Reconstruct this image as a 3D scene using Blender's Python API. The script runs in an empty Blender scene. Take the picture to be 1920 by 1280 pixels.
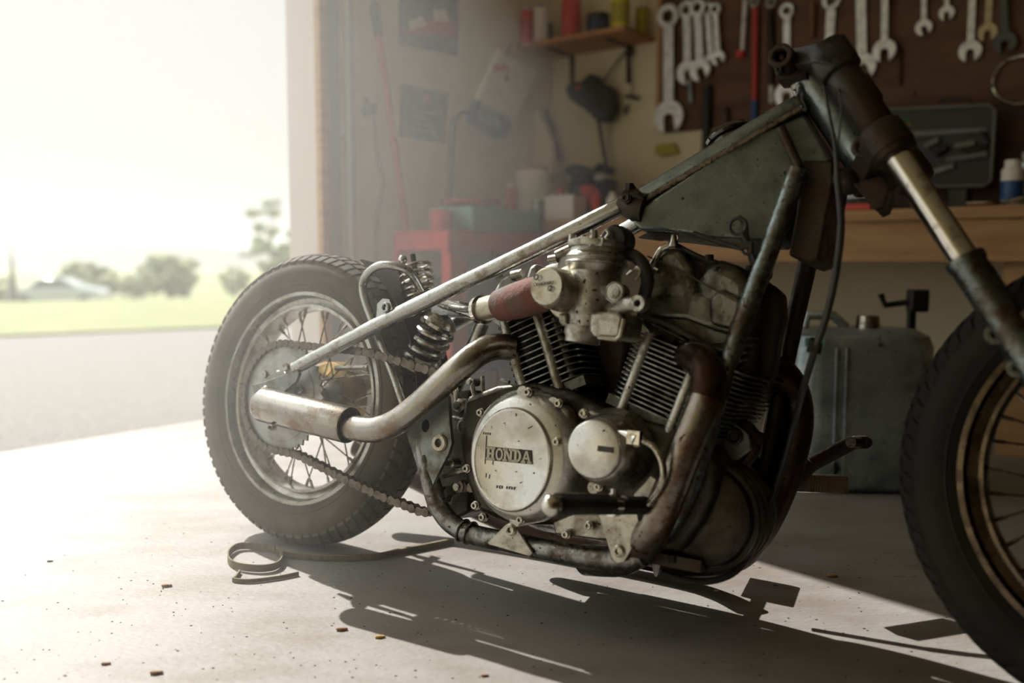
import bpy, math, random
from mathutils import Vector, Matrix, geometry
random.seed(4)
C = bpy.context.scene.collection
sc = bpy.context.scene
PI = math.pi

# ------------------------------------------------------------------ camera
F, CH, PIT = 1690.0, 0.655, 0.088
cd = bpy.data.cameras.new('camera'); cam = bpy.data.objects.new('camera', cd); C.objects.link(cam)
cd.sensor_width = 36; cd.lens = F / 1920 * 36
cam.location = (0, 0, CH); cam.rotation_euler = (PI / 2 - PIT, 0, 0)
cd.clip_start = 0.05; cd.clip_end = 2000
cd.dof.use_dof = True; cd.dof.focus_distance = 1.78; cd.dof.aperture_fstop = 1.5; cd.dof.aperture_blades = 7
sc.camera = cam

# ------------------------------------------------------------------ world, sun, exposure
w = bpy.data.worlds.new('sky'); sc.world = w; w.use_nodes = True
bg = w.node_tree.nodes['Background']; bg.inputs[0].default_value = (0.93, 0.95, 0.90, 1); # sky radiance raised above the view to light the interior
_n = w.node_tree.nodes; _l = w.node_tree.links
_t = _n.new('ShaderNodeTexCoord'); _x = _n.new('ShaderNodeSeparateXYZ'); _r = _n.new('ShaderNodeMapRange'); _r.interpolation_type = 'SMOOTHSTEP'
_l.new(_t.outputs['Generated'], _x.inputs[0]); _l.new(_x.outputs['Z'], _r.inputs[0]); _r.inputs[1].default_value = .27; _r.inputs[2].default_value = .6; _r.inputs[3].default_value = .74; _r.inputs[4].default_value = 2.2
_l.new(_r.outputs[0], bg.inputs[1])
AZ = Vector((0.64, -0.768, 0)).normalized(); EL = math.radians(42)
sd = bpy.data.lights.new('sun', 'SUN'); sun = bpy.data.objects.new('sun', sd); C.objects.link(sun)
sd.energy = 8.8; sd.angle = math.radians(0.6); sd.color = (1.0, 0.95, 0.88)
dv = Vector((AZ.x * math.cos(EL), AZ.y * math.cos(EL), -math.sin(EL)))
sun.rotation_euler = dv.to_track_quat('-Z', 'Y').to_euler(); sun.location = (-4, 6, 6)
vs = sc.view_settings; vs.view_transform = 'Standard'; vs.look = 'None'; vs.exposure = 0.0; vs.gamma = 1.0; vs.use_curve_mapping = False
sc.cycles.use_denoising = True; sc.cycles.max_bounces = 10; sc.cycles.diffuse_bounces = 5
sc.cycles.sample_clamp_indirect = 6; sc.cycles.caustics_reflective = False; sc.cycles.caustics_refractive = False

# ------------------------------------------------------------------ measuring helpers
c_, s_ = math.cos(PIT), math.sin(PIT)
def ray(px, py):
    x = (px - 960) / F; u = (640 - py) / F
    return Vector((x, c_ + u * s_, -s_ + u * c_))
CAM = Vector((0, 0, CH))
def hit(px, py, p0, n):
    d = ray(px, py); return CAM + d * ((p0 - CAM).dot(n) / d.dot(n))
def gr(px, py, z=0): return hit(px, py, Vector((0, 0, z)), Vector((0, 0, 1)))
# motorcycle frame of reference: u forward, n towards the left side, z up (the bike leans a little)
YAW, LEAN = 0.568, -0.15
O = Vector((-0.4996, 2.06, 0))
hx = Vector((math.cos(YAW), -math.sin(YAW), 0))
n0 = Vector((-math.sin(YAW), -math.cos(YAW), 0)); zz = Vector((0, 0, 1))
nx = n0 * math.cos(LEAN) - zz * math.sin(LEAN); zx = n0 * math.sin(LEAN) + zz * math.cos(LEAN)
def b(px, py, n):
    P = hit(px, py, O + nx * n, nx) - O
    return Vector((P.dot(hx), -n, P.dot(zx)))
def V(u, n, z): return Vector((u, -n, z))
BIKE = Matrix(((hx.x, -nx.x, zx.x, O.x), (hx.y, -nx.y, zx.y, O.y), (hx.z, -nx.z, zx.z, O.z), (0, 0, 0, 1)))
# room: wall A holds the door opening, wall B carries the tools; K is their corner
wa = Vector((0.6, 0.8, 0)); wb = Vector((0.8, -0.6, 0))
I0 = Vector((-0.75, 3.54, 0)); K0 = I0 + wa * 1.59
def frame(o, x, y):
    z = x.cross(y)
    return Matrix(((x.x, y.x, z.x, o.x), (x.y, y.y, z.y, o.y), (x.z, y.z, z.z, o.z), (0, 0, 0, 1)))
WB = frame(K0, wb, wa)             # x along wall B, y into the wall (room is -y), z up
WA = frame(I0, wa, -wb)            # x along wall A, y outwards (room is -y), z up
def onB(px, py, off=0.0):
    P = hit(px, py, K0 - wa * off, wa) - K0; return Vector((P.dot(wb), -off, P.z))
def onA(px, py, off=0.0):
    P = hit(px, py, I0 + wb * off, wb) - I0; return Vector((P.dot(wa), -off, P.z))

# ------------------------------------------------------------------ mesh builder
def spline(pts, k=6):
    pts = [Vector(p) for p in pts]
    if len(pts) < 3 or k < 2: return pts
    out = []
    P = [pts[0] * 2 - pts[1]] + pts + [pts[-1] * 2 - pts[-2]]
    for i in range(1, len(P) - 2):
        a, b_, c, d = P[i - 1:i + 3]
        for j in range(k):
            t = j / k
            out.append(0.5 * ((2 * b_) + (c - a) * t + (2 * a - 5 * b_ + 4 * c - d) * t * t + (3 * b_ - a - 3 * c + d) * t ** 3))
    out.append(pts[-1]); return out
class MB:
    def __init__(s, xf=None): s.v = []; s.f = []; s.xf = xf
    def add(s, vs_, fs):
        o = len(s.v)
        s.v += [(s.xf @ Vector(p)) if s.xf else Vector(p) for p in vs_]; s.f += [tuple(i + o for i in f) for f in fs]
        return s
    def ring_loft(s, rings, closed=False, caps=True):
        n = len(rings[0]); vs_ = [p for r in rings for p in r]; fs = []
        m = len(rings)
        for i in range(m if closed else m - 1):
            a = i * n; c = ((i + 1) % m) * n
            for j in range(n):
                k = (j + 1) % n; fs.append((a + j, a + k, c + k, c + j))
        if caps and not closed:
            fs.append(tuple(range(n))[::-1]); fs.append(tuple(range((m - 1) * n, m * n)))
        return s.add(vs_, fs)
    def tube(s, pts, r, seg=12, k=6, closed=False, caps=True, flat=None):
        P = spline(pts, k) if k > 1 else [Vector(p) for p in pts]
        N = len(P); rings = []
        t0 = (P[1] - P[0]).normalized()
        up = Vector((0, 0, 1)) if abs(t0.z) < .9 else Vector((1, 0, 0))
        x = up.cross(t0).normalized()
        for i in range(N):
            if closed: t = (P[(i + 1) % N] - P[i - 1]).normalized()
            else: t = (P[min(i + 1, N - 1)] - P[max(i - 1, 0)]).normalized()
            x = (x - t * x.dot(t)).normalized(); y = t.cross(x)
            if isinstance(r, (list, tuple)):
                q = i / (N - 1) * (len(r) - 1); a = int(min(q, len(r) - 2)); rr = r[a] + (r[a + 1] - r[a]) * (q - a)
            else: rr = r
            fx, fy = flat if flat else (1, 1)
            rings.append([P[i] + (x * math.cos(2 * PI * j / seg) * fx + y * math.sin(2 * PI * j / seg) * fy) * rr for j in range(seg)])
        return s.ring_loft(rings, closed, caps)
    def cyl(s, a, b_, r0, r1=None, seg=20): return s.lathe(a, Vector(b_) - Vector(a), [(0, 0), (r0, 0), (r0 if r1 is None else r1, (Vector(b_) - Vector(a)).length), (0, (Vector(b_) - Vector(a)).length)], seg)
    def lathe(s, c, ax, prof, seg=32, sx=1, sy=1, xdir=None):
        c = Vector(c); ax = Vector(ax).normalized()
        up = Vector(xdir) if xdir else (Vector((0, 0, 1)) if abs(ax.z) < .9 else Vector((1, 0, 0)))
        x = (up - ax * up.dot(ax)).normalized(); y = ax.cross(x)
        vs_ = []; idx = []; fs = []
        for r, h in prof:
            if r < 1e-7: idx.append([len(vs_)]); vs_.append(c + ax * h)
            else:
                idx.append(list(range(len(vs_), len(vs_) + seg)))
                vs_ += [c + ax * h + (x * math.cos(2 * PI * j / seg) * sx + y * math.sin(2 * PI * j / seg) * sy) * r for j in range(seg)]
        for a, b_ in zip(idx, idx[1:]):
            for j in range(seg):
                k = (j + 1) % seg
                if len(a) == 1 and len(b_) == 1: break
                if len(a) == 1: fs.append((a[0], b_[k], b_[j]))
                elif len(b_) == 1: fs.append((a[j], a[k], b_[0]))
                else: fs.append((a[j], a[k], b_[k], b_[j]))
        return s.add(vs_, fs)
    def torus(s, c, ax, R, r, seg=40, rs=10, sx=1, sy=1, sq=1.0):
        prof = [(R + r * math.cos(2 * PI * i / rs), sq * r * math.sin(2 * PI * i / rs)) for i in range(rs + 1)]
        return s.lathe(c, ax, prof, seg, sx, sy)
    def box(s, c, size, X=None, Z=None):
        c = Vector(c); X = Vector(X).normalized() if X else Vector((1, 0, 0))
        Z = Vector(Z) if Z else Vector((0, 0, 1)); Z = (Z - X * Z.dot(X)).normalized(); Y = Z.cross(X)
        hxs, hys, hzs = [q / 2 for q in size]
        vs_ = [c + X * hxs * i + Y * hys * j + Z * hzs * k for i in (-1, 1) for j in (-1, 1) for k in (-1, 1)]
        return s.add(vs_, [(0, 1, 3, 2), (4, 6, 7, 5), (0, 4, 5, 1), (2, 3, 7, 6), (0, 2, 6, 4), (1, 5, 7, 3)])
    def bx(s, x0, x1, y0, y1, z0, z1): return s.box(((x0 + x1) / 2, (y0 + y1) / 2, (z0 + z1) / 2), (abs(x1 - x0), abs(y1 - y0), abs(z1 - z0)))
    def prism(s, poly, d, holes=()):
        """poly: 3-D planar outline; d: thickness vector; holes: list of outlines"""
        d = Vector(d); loops = [[Vector(p) for p in poly]] + [[Vector(p) for p in h] for h in holes]
        flat = [p for l in loops for p in l]; n = len(flat)
        if holes: tris = geometry.tessellate_polygon(loops)
        else: tris = [tuple(range(n))]
        fs = [tuple(t) for t in tris] + [tuple(i + n for i in t)[::-1] for t in tris]
        o = 0
        for l in loops:
            m = len(l)
            for i in range(m):
                k = (i + 1) % m; fs.append((o + i, o + k, o + k + n, o + i + n))
            o += m
        return s.add(flat + [p + d for p in flat], fs)
    def coil(s, c0, c1, R, r, turns, seg=8, ph=0):
        c0, c1 = Vector(c0), Vector(c1); ax = (c1 - c0).normalized()
        x = ax.orthogonal().normalized(); y = ax.cross(x); N = int(turns * 16)
        pts = [c0.lerp(c1, i / N) + (x * math.cos(ph + 2 * PI * turns * i / N) + y * math.sin(ph + 2 * PI * turns * i / N)) * R for i in range(N + 1)]
        return s.tube(pts, r, seg, 1)
    def blob(s, c, sz, seg=16, X=None, Z=None):
        c = Vector(c); X = Vector(X).normalized() if X else Vector((1, 0, 0))
        Z = Vector(Z) if Z else Vector((0, 0, 1)); Z = (Z - X * Z.dot(X)).normalized(); Y = Z.cross(X)
        m = seg // 2; vs_ = [c + Z * sz[2]]; fs = []
        for i in range(1, m):
            t = PI * i / m
            for j in range(seg):
                a = 2 * PI * j / seg
                vs_.append(c + X * sz[0] * math.sin(t) * math.cos(a) + Y * sz[1] * math.sin(t) * math.sin(a) + Z * sz[2] * math.cos(t))
        vs_.append(c - Z * sz[2]); L = len(vs_) - 1
        for j in range(seg):
            k = (j + 1) % seg; fs.append((0, 1 + j, 1 + k)); fs.append((L, L - seg + k, L - seg + j))
            for i in range(m - 2): fs.append((1 + i * seg + j, 1 + (i + 1) * seg + j, 1 + (i + 1) * seg + k, 1 + i * seg + k))
        return s.add(vs_, fs)
    def build(s, name, m, parent=None, bevel=0, smooth=True, local=False, angle=38, seg=2):
        if parent is not None and local: pts = s.v; loc = None
        elif parent is not None:
            inv = WORLD[parent.name].inverted(); pts = [inv @ p for p in s.v]; loc = None
        else:
            lo = [min(p[i] for p in s.v) for i in range(3)]; hi = [max(p[i] for p in s.v) for i in range(3)]
            loc = Vector(((lo[0] + hi[0]) / 2, (lo[1] + hi[1]) / 2, lo[2])); pts = [p - loc for p in s.v]
        me = bpy.data.meshes.new(name); me.from_pydata([tuple(p) for p in pts], [], s.f); me.validate(); me.update()
        import bmesh
        bm = bmesh.new(); bm.from_mesh(me); bmesh.ops.recalc_face_normals(bm, faces=bm.faces); bm.to_mesh(me); bm.free()
        if smooth:
            me.polygons.foreach_set('use_smooth', [True] * len(me.polygons)); me.set_sharp_from_angle(angle=math.radians(angle))
        me.materials.append(m)
        o = bpy.data.objects.new(name, me); C.objects.link(o)
        if loc is not None: o.location = loc
        if parent is not None: o.parent = parent; WORLD[o.name] = WORLD[parent.name]
        else: WORLD[o.name] = Matrix.Translation(loc)
        if bevel:
            mo = o.modifiers.new('bevel', 'BEVEL'); mo.width = bevel; mo.segments = seg; mo.limit_method = 'ANGLE'; mo.angle_limit = math.radians(40)
        return o
WORLD = {}
def tag(o, label=None, cat=None, group=None, kind=None):
    if label: o['label'] = label
    if cat: o['category'] = cat
    if group: o['group'] = group
    if kind: o['kind'] = kind
    return o
def empty(name, mat_or_loc, label, cat, group=None):
    o = bpy.data.objects.new(name, None); C.objects.link(o); o.empty_display_size = .05
    M = mat_or_loc if isinstance(mat_or_loc, Matrix) else Matrix.Translation(Vector(mat_or_loc))
    o.matrix_world = M; WORLD[o.name] = M
    return tag(o, label, cat, group)
def struct(name, mb, m, **k):
    o = mb.build(name, m, **k); o['kind'] = 'structure'; return o

# ------------------------------------------------------------------ materials
def mat(name, base, rough=.5, metal=0., alt=None, amt=.5, scale=8., bump=0., bscale=None, spots=None, samt=.6, sscale=30., rvar=.15, stretch=None, sheen=0, coat=0):
    m = bpy.data.materials.new(name); m.use_nodes = True; nt = m.node_tree; N = nt.nodes; L = nt.links
    p = N['Principled BSDF']; p.inputs['Metallic'].default_value = metal; p.inputs['Roughness'].default_value = rough
    if coat: p.inputs['Coat Weight'].default_value = coat
    tc = N.new('ShaderNodeTexCoord'); mp = N.new('ShaderNodeMapping'); L.new(tc.outputs['Object'], mp.inputs[0])
    if stretch: mp.inputs['Scale'].default_value = stretch
    col = None
    def noise(sca, det=6, ro=.6):
        n = N.new('ShaderNodeTexNoise'); n.inputs['Scale'].default_value = sca; n.inputs['Detail'].default_value = det; n.inputs['Roughness'].default_value = ro
        L.new(mp.outputs[0], n.inputs[0]); return n
    def ramp(src, a, b_):
        r = N.new('ShaderNodeMapRange'); r.inputs[1].default_value = a; r.inputs[2].default_value = b_; L.new(src, r.inputs[0]); return r.outputs[0]
    def mix(fac, a, b_):
        x = N.new('ShaderNodeMix'); x.data_type = 'RGBA'; L.new(fac, x.inputs[0])
        if isinstance(a, tuple): x.inputs[6].default_value = (*a, 1)
        else: L.new(a, x.inputs[6])
        x.inputs[7].default_value = (*b_, 1); return x.outputs[2]
    cur = base
    if alt:
        n1 = noise(scale); cur = mix(ramp(n1.outputs[0], .62 - amt * .35, .70 - amt * .1), base, alt)
        if metal > .3:
            r = N.new('ShaderNodeMapRange'); r.inputs[1].default_value = .35; r.inputs[2].default_value = .7
            r.inputs[3].default_value = max(.05, rough - rvar); r.inputs[4].default_value = min(1, rough + rvar); L.new(n1.outputs[0], r.inputs[0]); L.new(r.outputs[0], p.inputs['Roughness'])
    if spots:
        n2 = noise(sscale, 3, .5); cur = mix(ramp(n2.outputs[0], .74 - samt * .2, .78 - samt * .2), cur, spots)
    if isinstance(cur, tuple): p.inputs['Base Color'].default_value = (*cur, 1)
    else: L.new(cur, p.inputs['Base Color'])
    if bump:
        n3 = noise(bscale or scale * 4); bp = N.new('ShaderNodeBump'); bp.inputs['Strength'].default_value = bump; bp.inputs['Distance'].default_value = .004
        L.new(n3.outputs[0], bp.inputs['Height']); L.new(bp.outputs[0], p.inputs['Normal'])
    return m
M = {}
M['raw'] = mat('bare steel tube', (.43, .44, .42), .27, 1., (.24, .21, .155), .3, 30, .15, 160, (.07, .04, .022), .12, 120)
M['rail'] = mat('worn oily steel', (.26, .27, .27), .27, 1., (.085, .065, .045), .55, 38, .3, 150, (.07, .03, .015), .5, 90)
M['down'] = mat('down tube steel', (.20, .24, .24), .32, .95, (.085, .06, .035), .55, 30, .25, 160, (.08, .032, .016), .55, 85)
M['rustdark'] = mat('dark rusty steel', (.036, .032, .024), .5, .6, (.052, .026, .014), .6, 30, .4, 150, (.012, .009, .006), .4, 110)
M['tank'] = mat('grey green sheet metal', (.20, .235, .225), .34, .75, (.115, .13, .12), .5, 16, .1, 130, (.016, .016, .014), .34, 130)
M['seam'] = mat('rusty weld seam', (.19, .15, .09), .5, .7, (.08, .045, .02), .6, 60, .8, 260, (.04, .02, .012), .5, 110)
M['cast'] = mat('cast aluminium', (.44, .435, .39), .34, .8, (.17, .145, .10), .55, 30, .25, 200, (.03, .024, .016), .38, 110)
M['alt'] = mat('brushed aluminium cover', (.64, .64, .61), .32, .85, (.48, .45, .37), .45, 14, .12, 220, (.035, .028, .02), .31, 130)
M['cyl'] = mat('oily cylinder alloy', (.10, .098, .08), .42, .7, (.045, .038, .026), .5, 30, .3, 180)
M['finm'] = mat('fin alloy', (.17, .175, .155), .36, .85, (.06, .052, .038), .5, 26, .15, 160)
M['case'] = mat('dark crankcase alloy', (.055, .050, .038), .42, .7, (.03, .023, .015), .55, 30, .35, 160)
M['head'] = mat('cylinder head alloy', (.15, .145, .12), .30, .85, (.055, .042, .026), .55, 26, .25, 160, (.05, .022, .012), .38, 80)
M['pipe'] = mat('stained exhaust steel', (.36, .345, .31), .26, 1., (.23, .165, .11), .42, 16, .15, 130, (.05, .025, .016), .2, 90)
M['header'] = mat('heat browned header', (.24, .215, .18), .28, 1., (.12, .06, .03), .55, 20, .25, 120, (.035, .016, .01), .42, 80)
M['header2'] = mat('dark browned header', (.05, .034, .025), .36, .85, (.045, .02, .012), .6, 24, .3, 120)
M['chrome'] = mat('chrome', (.62, .60, .56), .12, 1., (.34, .30, .24), .3, 50)
M['darkchrome'] = mat('dark chrome', (.10, .10, .095), .14, 1.)
M['bolt'] = mat('bolt steel', (.40, .38, .33), .28, 1., (.18, .14, .09), .4, 120)
M['plate'] = mat('grey engine plate', (.22, .24, .23), .42, .7, (.12, .11, .08), .5, 36, .15, 160)
M['tab'] = mat('pale mount tab', (.56, .54, .47), .45, .5, (.34, .30, .22), .5, 60, .1, 160, (.03, .022, .014), .4, 140)
M['tyre'] = mat('veiled black rubber', (.085, .077, .057), .85, 0, (.14, .125, .09), .45, 6, .3, 90)  # tan veil of the haze put into the rubber colour
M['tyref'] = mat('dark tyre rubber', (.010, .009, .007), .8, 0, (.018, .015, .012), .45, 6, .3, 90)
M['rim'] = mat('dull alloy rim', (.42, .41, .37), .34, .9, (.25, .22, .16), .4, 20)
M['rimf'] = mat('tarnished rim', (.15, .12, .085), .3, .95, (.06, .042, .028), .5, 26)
M['hub'] = mat('hub alloy', (.40, .41, .40), .5, .6, (.26, .24, .2), .5, 15)
M['brass'] = mat('brassy brake drum', (.50, .35, .14), .4, .7, (.25, .17, .09), .5, 12)
M['chain'] = mat('chain steel', (.16, .14, .11), .45, .85, (.10, .075, .05), .5, 60)
M['blackm'] = mat('black painted metal', (.022, .021, .019), .42, .4, (.045, .035, .025), .4, 20, .1)
M['black'] = mat('black rubber hose', (.02, .02, .018), .5, 0, (.035, .03, .025), .4, 20)
M['redhose'] = mat('red cloth intake hose', (.17, .065, .048), .8, 0, (.10, .09, .08), .55, 25, .9, 60)
M['brassy'] = mat('yellowed alloy sleeve', (.46, .43, .34), .36, .75, (.30, .25, .16), .4, 30)
M['ink'] = mat('dark engraved paint', (.05, .045, .032), .7)
M['letter'] = mat('raised letter alloy', (.47, .45, .36), .5, .5)
# room
M['floor'] = mat('concrete slab', (.27, .257, .24), .6, 0, (.20, .175, .15), .5, 3.2, .5, 60, (.14, .08, .055), .12, 14, stretch=(1, 2.2, 1))
M['asphalt'] = mat('gravelly asphalt', (.145, .132, .125), .9, 0, (.09, .082, .078), .5, 40, 1., 120, (.34, .32, .30), .45, 60)
M['curb'] = mat('pale concrete strip', (.29, .27, .25), .8, 0, (.22, .205, .19), .4, 4, .3, 40)
M['grass'] = mat('green grass', (.125, .145, .04), .9, 0, (.165, .165, .06), .5, 1.5, 1., 40)
M['wallc'] = mat('cream wall board', (.80, .72, .50), .85, 0, (.72, .64, .43), .4, 2.2, .1, 60)
M['jamb'] = mat('white painted jamb', (.72, .66, .62), .7)
M['wood'] = mat('pine timber', (.50, .29, .13), .6, 0, (.38, .20, .085), .5, 3.5, .15, 30, (.09, .04, .015), .12, 9, stretch=(1, 1, 9))
M['shelfw'] = mat('orange pine board', (.52, .25, .09), .55, 0, (.40, .17, .06), .5, 5, .1, 30)
M['ply'] = mat('stained plywood', (.135, .06, .026), .65, 0, (.075, .033, .015), .5, 3.2, .2, 20, (.02, .01, .006), .12, 12, stretch=(1, 1, 4))
M['ply2'] = mat('dark plywood', (.07, .032, .017), .65, 0, (.04, .02, .012), .5, 3.2, .2, 20, stretch=(1, 1, 4))
M['galv'] = mat('galvanised track', (.50, .53, .53), .4, .7)
M['grey'] = mat('grey weather strip', (.20, .195, .175), .7)
M['red'] = mat('faded red paint', (.50, .06, .045), .5, .1, (.40, .045, .035), .4, 10)
M['redp'] = mat('red plastic', (.60, .05, .03), .4)
M['blue'] = mat('blue plastic', (.03, .09, .26), .4)
M['dblue'] = mat('dark blue print', (.03, .05, .10), .6, 0, (.08, .10, .14), .4, 14)
M['teal'] = mat('teal green box', (.25, .48, .42), .6)
M['teald'] = mat('dark teal box', (.05, .12, .11), .6)
M['white'] = mat('white plastic', (.84, .82, .76), .5)
M['cream'] = mat('cream card', (.86, .82, .68), .8, 0, (.78, .73, .58), .4, 9)
M['yellow'] = mat('yellow paint', (.72, .62, .04), .45)
M['slate'] = mat('dark slate print', (.035, .045, .05), .7, 0, (.10, .11, .11), .4, 9)
M['wrench'] = mat('chrome vanadium wrench', (.80, .81, .77), .45, .35, (.48, .48, .45), .4, 30)
M['wrenchy'] = mat('tarnished wrench', (.46, .38, .24), .42, .6, (.33, .27, .17), .4, 30)
M['wrenchd'] = mat('blackened wrench', (.09, .10, .09), .45, .6)
M['copper'] = mat('brown handle', (.20, .09, .045), .6)
M['can'] = mat('scuffed steel can', (.42, .48, .50), .32, .6, (.19, .22, .235), .5, 7, .1, 50, (.03, .03, .03), .35, 16)
M['case2'] = mat('dark green plastic case', (.016, .019, .015), .5, 0)
M['green'] = mat('green print', (.05, .25, .07), .6)
M['yel2'] = mat('yellow print', (.42, .36, .04), .6)
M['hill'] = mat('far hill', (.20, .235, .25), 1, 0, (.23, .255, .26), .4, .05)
M['leaf'] = mat('spring foliage', (.16, .20, .09), .9, 0, (.24, .24, .12), .5, 3)
M['leafd'] = mat('dark conifer foliage', (.09, .10, .07), .9, 0, (.14, .14, .10), .5, 3)
M['bark'] = mat('bark', (.16, .11, .08), .9)
M['carp'] = mat('silver car paint', (.45, .50, .53), .25, .5, coat=.6)
M['glass'] = mat('dark car glass', (.05, .06, .07), .08, .3)
M['chip'] = mat('wood chip', (.24, .11, .05), .8)
M['cork'] = mat('yellow cork chip', (.45, .27, .09), .8)
M['strap'] = mat('olive webbing', (.20, .17, .10), .9, 0, (.14, .12, .07), .4, 60)
M['gravel'] = mat('dark grit', (.06, .045, .035), .9)

# ================================================================== GROUND AND ROOM
def gpoly(pts, z, dz): return MB().prism([(p[0], p[1], z) for p in pts], (0, 0, dz))
ob = -wb  # outwards through the door
def fl(pa, pb):  # point on the floor: pa along wall A from the jamb, pb outwards
    q = I0 + wa * pa + ob * pb; return (q.x, q.y)
struct('floor', gpoly([fl(-5.4, .27), fl(5, .27), fl(5, -7), fl(-5.4, -7)], -.12, .12), M['floor'], smooth=False)
struct('trim_1', gpoly([fl(-9, .29), fl(8, .29), fl(8, .62), fl(-9, .62)], -.125, .107), M['curb'], smooth=False)
def A2(p, q): return Vector((p, q, 0))
g1 = Vector((-4.6, 8.08, 0)); g2 = Vector((-2.87, 9.31, 0)); gd = (g2 - g1).normalized(); gn = Vector((-gd.y, gd.x, 0))
asp = [fl(-9, .64), fl(14, .64)] + [tuple((g1 + gd * t)[:2]) for t in (16, -8)]
struct('driveway', gpoly(asp, -.13, .108), M['asphalt'], smooth=False)
tag(bpy.data.objects['driveway'], 'grey gravelly asphalt driveway outside the garage')
mb = MB(); rows = []
prof = [(-.02, -.12), (0, .0), (.3, .012), (4, .01), (7.3, .02), (10, -.2), (20, -.8), (38, -1.35), (140, -1.6), (420, -2)]
for d, z in prof:
    rows.append([(g1 + gd * t + gn * d + Vector((0, 0, z + random.uniform(-.004, .004) * (0 < d < 9)))) for t in [i * (6 if d < 30 else 6) - 60 - (0 if d < 12 else d * .8) + 0 for i in range(24)] ] if d < 12 else [(g1 + gd * ((i - 11.5) * (6 + d * .12)) + gn * d + Vector((0, 0, z))) for i in range(24)])
vs_ = [p for r in rows for p in r]; fs = []
for i in range(len(rows) - 1):
    for j in range(23): fs.append((i * 24 + j, i * 24 + j + 1, (i + 1) * 24 + j + 1, (i + 1) * 24 + j))
mb.add(vs_, fs); tag(struct('lawn', mb, M['grass']), 'mown green lawn beyond the driveway')
# door wall, back wall
HZ = (1.3, 1.8, .145); HT = 2.62; CE = 2.95
mb = MB(WA).bx(.0, 1.6, 0, .17, 0, CE); struct('wall_left', mb, M['wallc'], smooth=False)
mb = MB(WA).bx(-5.0, 0, 0, .17, HT, CE); struct('wall_door_header', mb, M['wallc'], smooth=False)
mb = MB(WB).bx(-.17, 6.4, 0, .15, 0, CE); struct('wall_back', mb, M['wallc'], smooth=False)
mb = MB(WA).bx(-5.2, -5.0, -6.4, .17, 0, CE); struct('wall_behind', mb, M['wallc'], smooth=False)
mb = MB(WA).bx(-5.2, 1.6, -6.4, .17, CE, CE + .15); struct('ceiling', mb, M['wallc'], smooth=False)
mb = MB(WA).bx(-5.2, 1.6, -6.4, -6.25, 0, CE); struct('wall_right', mb, M['ply'], smooth=False)
# jamb boards, weather strip, wooden post, galvanised track
struct('trim_2', MB(WA).bx(-.006, -.0005, -.006, .172, 0, HT), M['jamb'], smooth=False, bevel=.003)
def stripA(x0, x1, off0, off1, m, nm, **k):
    a = onA(x0, 300, off1).x; c = onA(x1, 300, off1).x
    return struct(nm, MB(WA).bx(a, c, -off0, -off1, 0.0, CE - .01), m, smooth=False, **k)
stripA(603, 618, .0005, .03, M['wood'], 'trim_3')
stripA(619, 639, .0005, .022, M['grey'], 'trim_4')

# ================================================================== things on the left wall
def quadA(pts, off, th, name, m, parent=None):
    P = [onA(x, y, off) for x, y in pts]
    return MB(WA).prism(P, (0, th, 0)).build(name, m, parent, smooth=False)
p0, p1 = onA(664, 2, .05), onA(650, 500, .05)
tr = empty('door_track', WA @ Vector((p1.x, -.05, 0.02)), 'galvanised vertical garage door track fixed beside the opening', 'door track')
x = onA(657, 300, .05).x
MB(WA).bx(x - .015, x + .015, -.065, -.035, .02, CE - .05).build('rail', M['galv'], tr, bevel=.004)
for z in (.5, 1.15, 1.9): MB(WA).bx(x - .03, x + .03, -.036, -.001, z, z + .05).build('bracket', M['galv'], tr)
# upper poster
t = empty('poster', WA @ onA(805, 100, .006), 'dark poster with red and white machine picture, upper of two on wall', 'poster')
quadA([(750, -30), (858, -22), (858, 105), (750, 82)], .006, .004, 'sheet', M['slate'], t)
quadA([(760, 58), (790, 38), (830, 35), (853, 42), (853, 72), (815, 66), (760, 68)], .008, .0015, 'printed_picture', M['red'], t)['label'] = 'red printed shape'
quadA([(768, 40), (790, 30), (800, 46), (770, 56)], .0095, .001, 'printed_picture', M['cream'], t)
quadA([(812, 18), (838, 20), (840, 40), (815, 38)], .0095, .001, 'printed_picture', M['cream'], t)['label'] = 'pale printed shape'
t = empty('poster', WA @ onA(795, 215, .006), 'dark slate notice with red dot and pale lines, lower one', 'poster')
quadA([(752, 158), (840, 176), (834, 267), (750, 255)], .006, .004, 'sheet', M['slate'], t)
P = onA(801, 184, .0085); MB(WA).cyl(P, P + Vector((0, .002, 0)), .022, seg=20).build('printed_mark', M['red'], t)
for yy in (205, 216, 228, 240): quadA([(775, yy), (822 - (yy % 7) * 2, yy + 7), (822 - (yy % 7) * 2, yy + 10), (775, yy + 3)], .0085, .001, 'printed_line', M['grey'], t)
# red pole leaning on the wall
t = empty('broom', WA @ onA(772, 560, .1), 'long red broom handle leaning against the cream wall', 'broom')
a, c = onA(704, 25, .02), onA(772, 500, .09)
c2 = c + (c - a) * .35; c2.z = max(c2.z, .02); c2.y = -.1
MB(WA).tube([a, c, c2], .012, 12, 1).build('handle', M['red'], t)
d = (a - c).normalized(); MB(WA).tube([a - d * .09, a + d * .03, a + d * .05], [.017, .017, .008], 12, 1).build('grip', M['blackm'], t)
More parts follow.
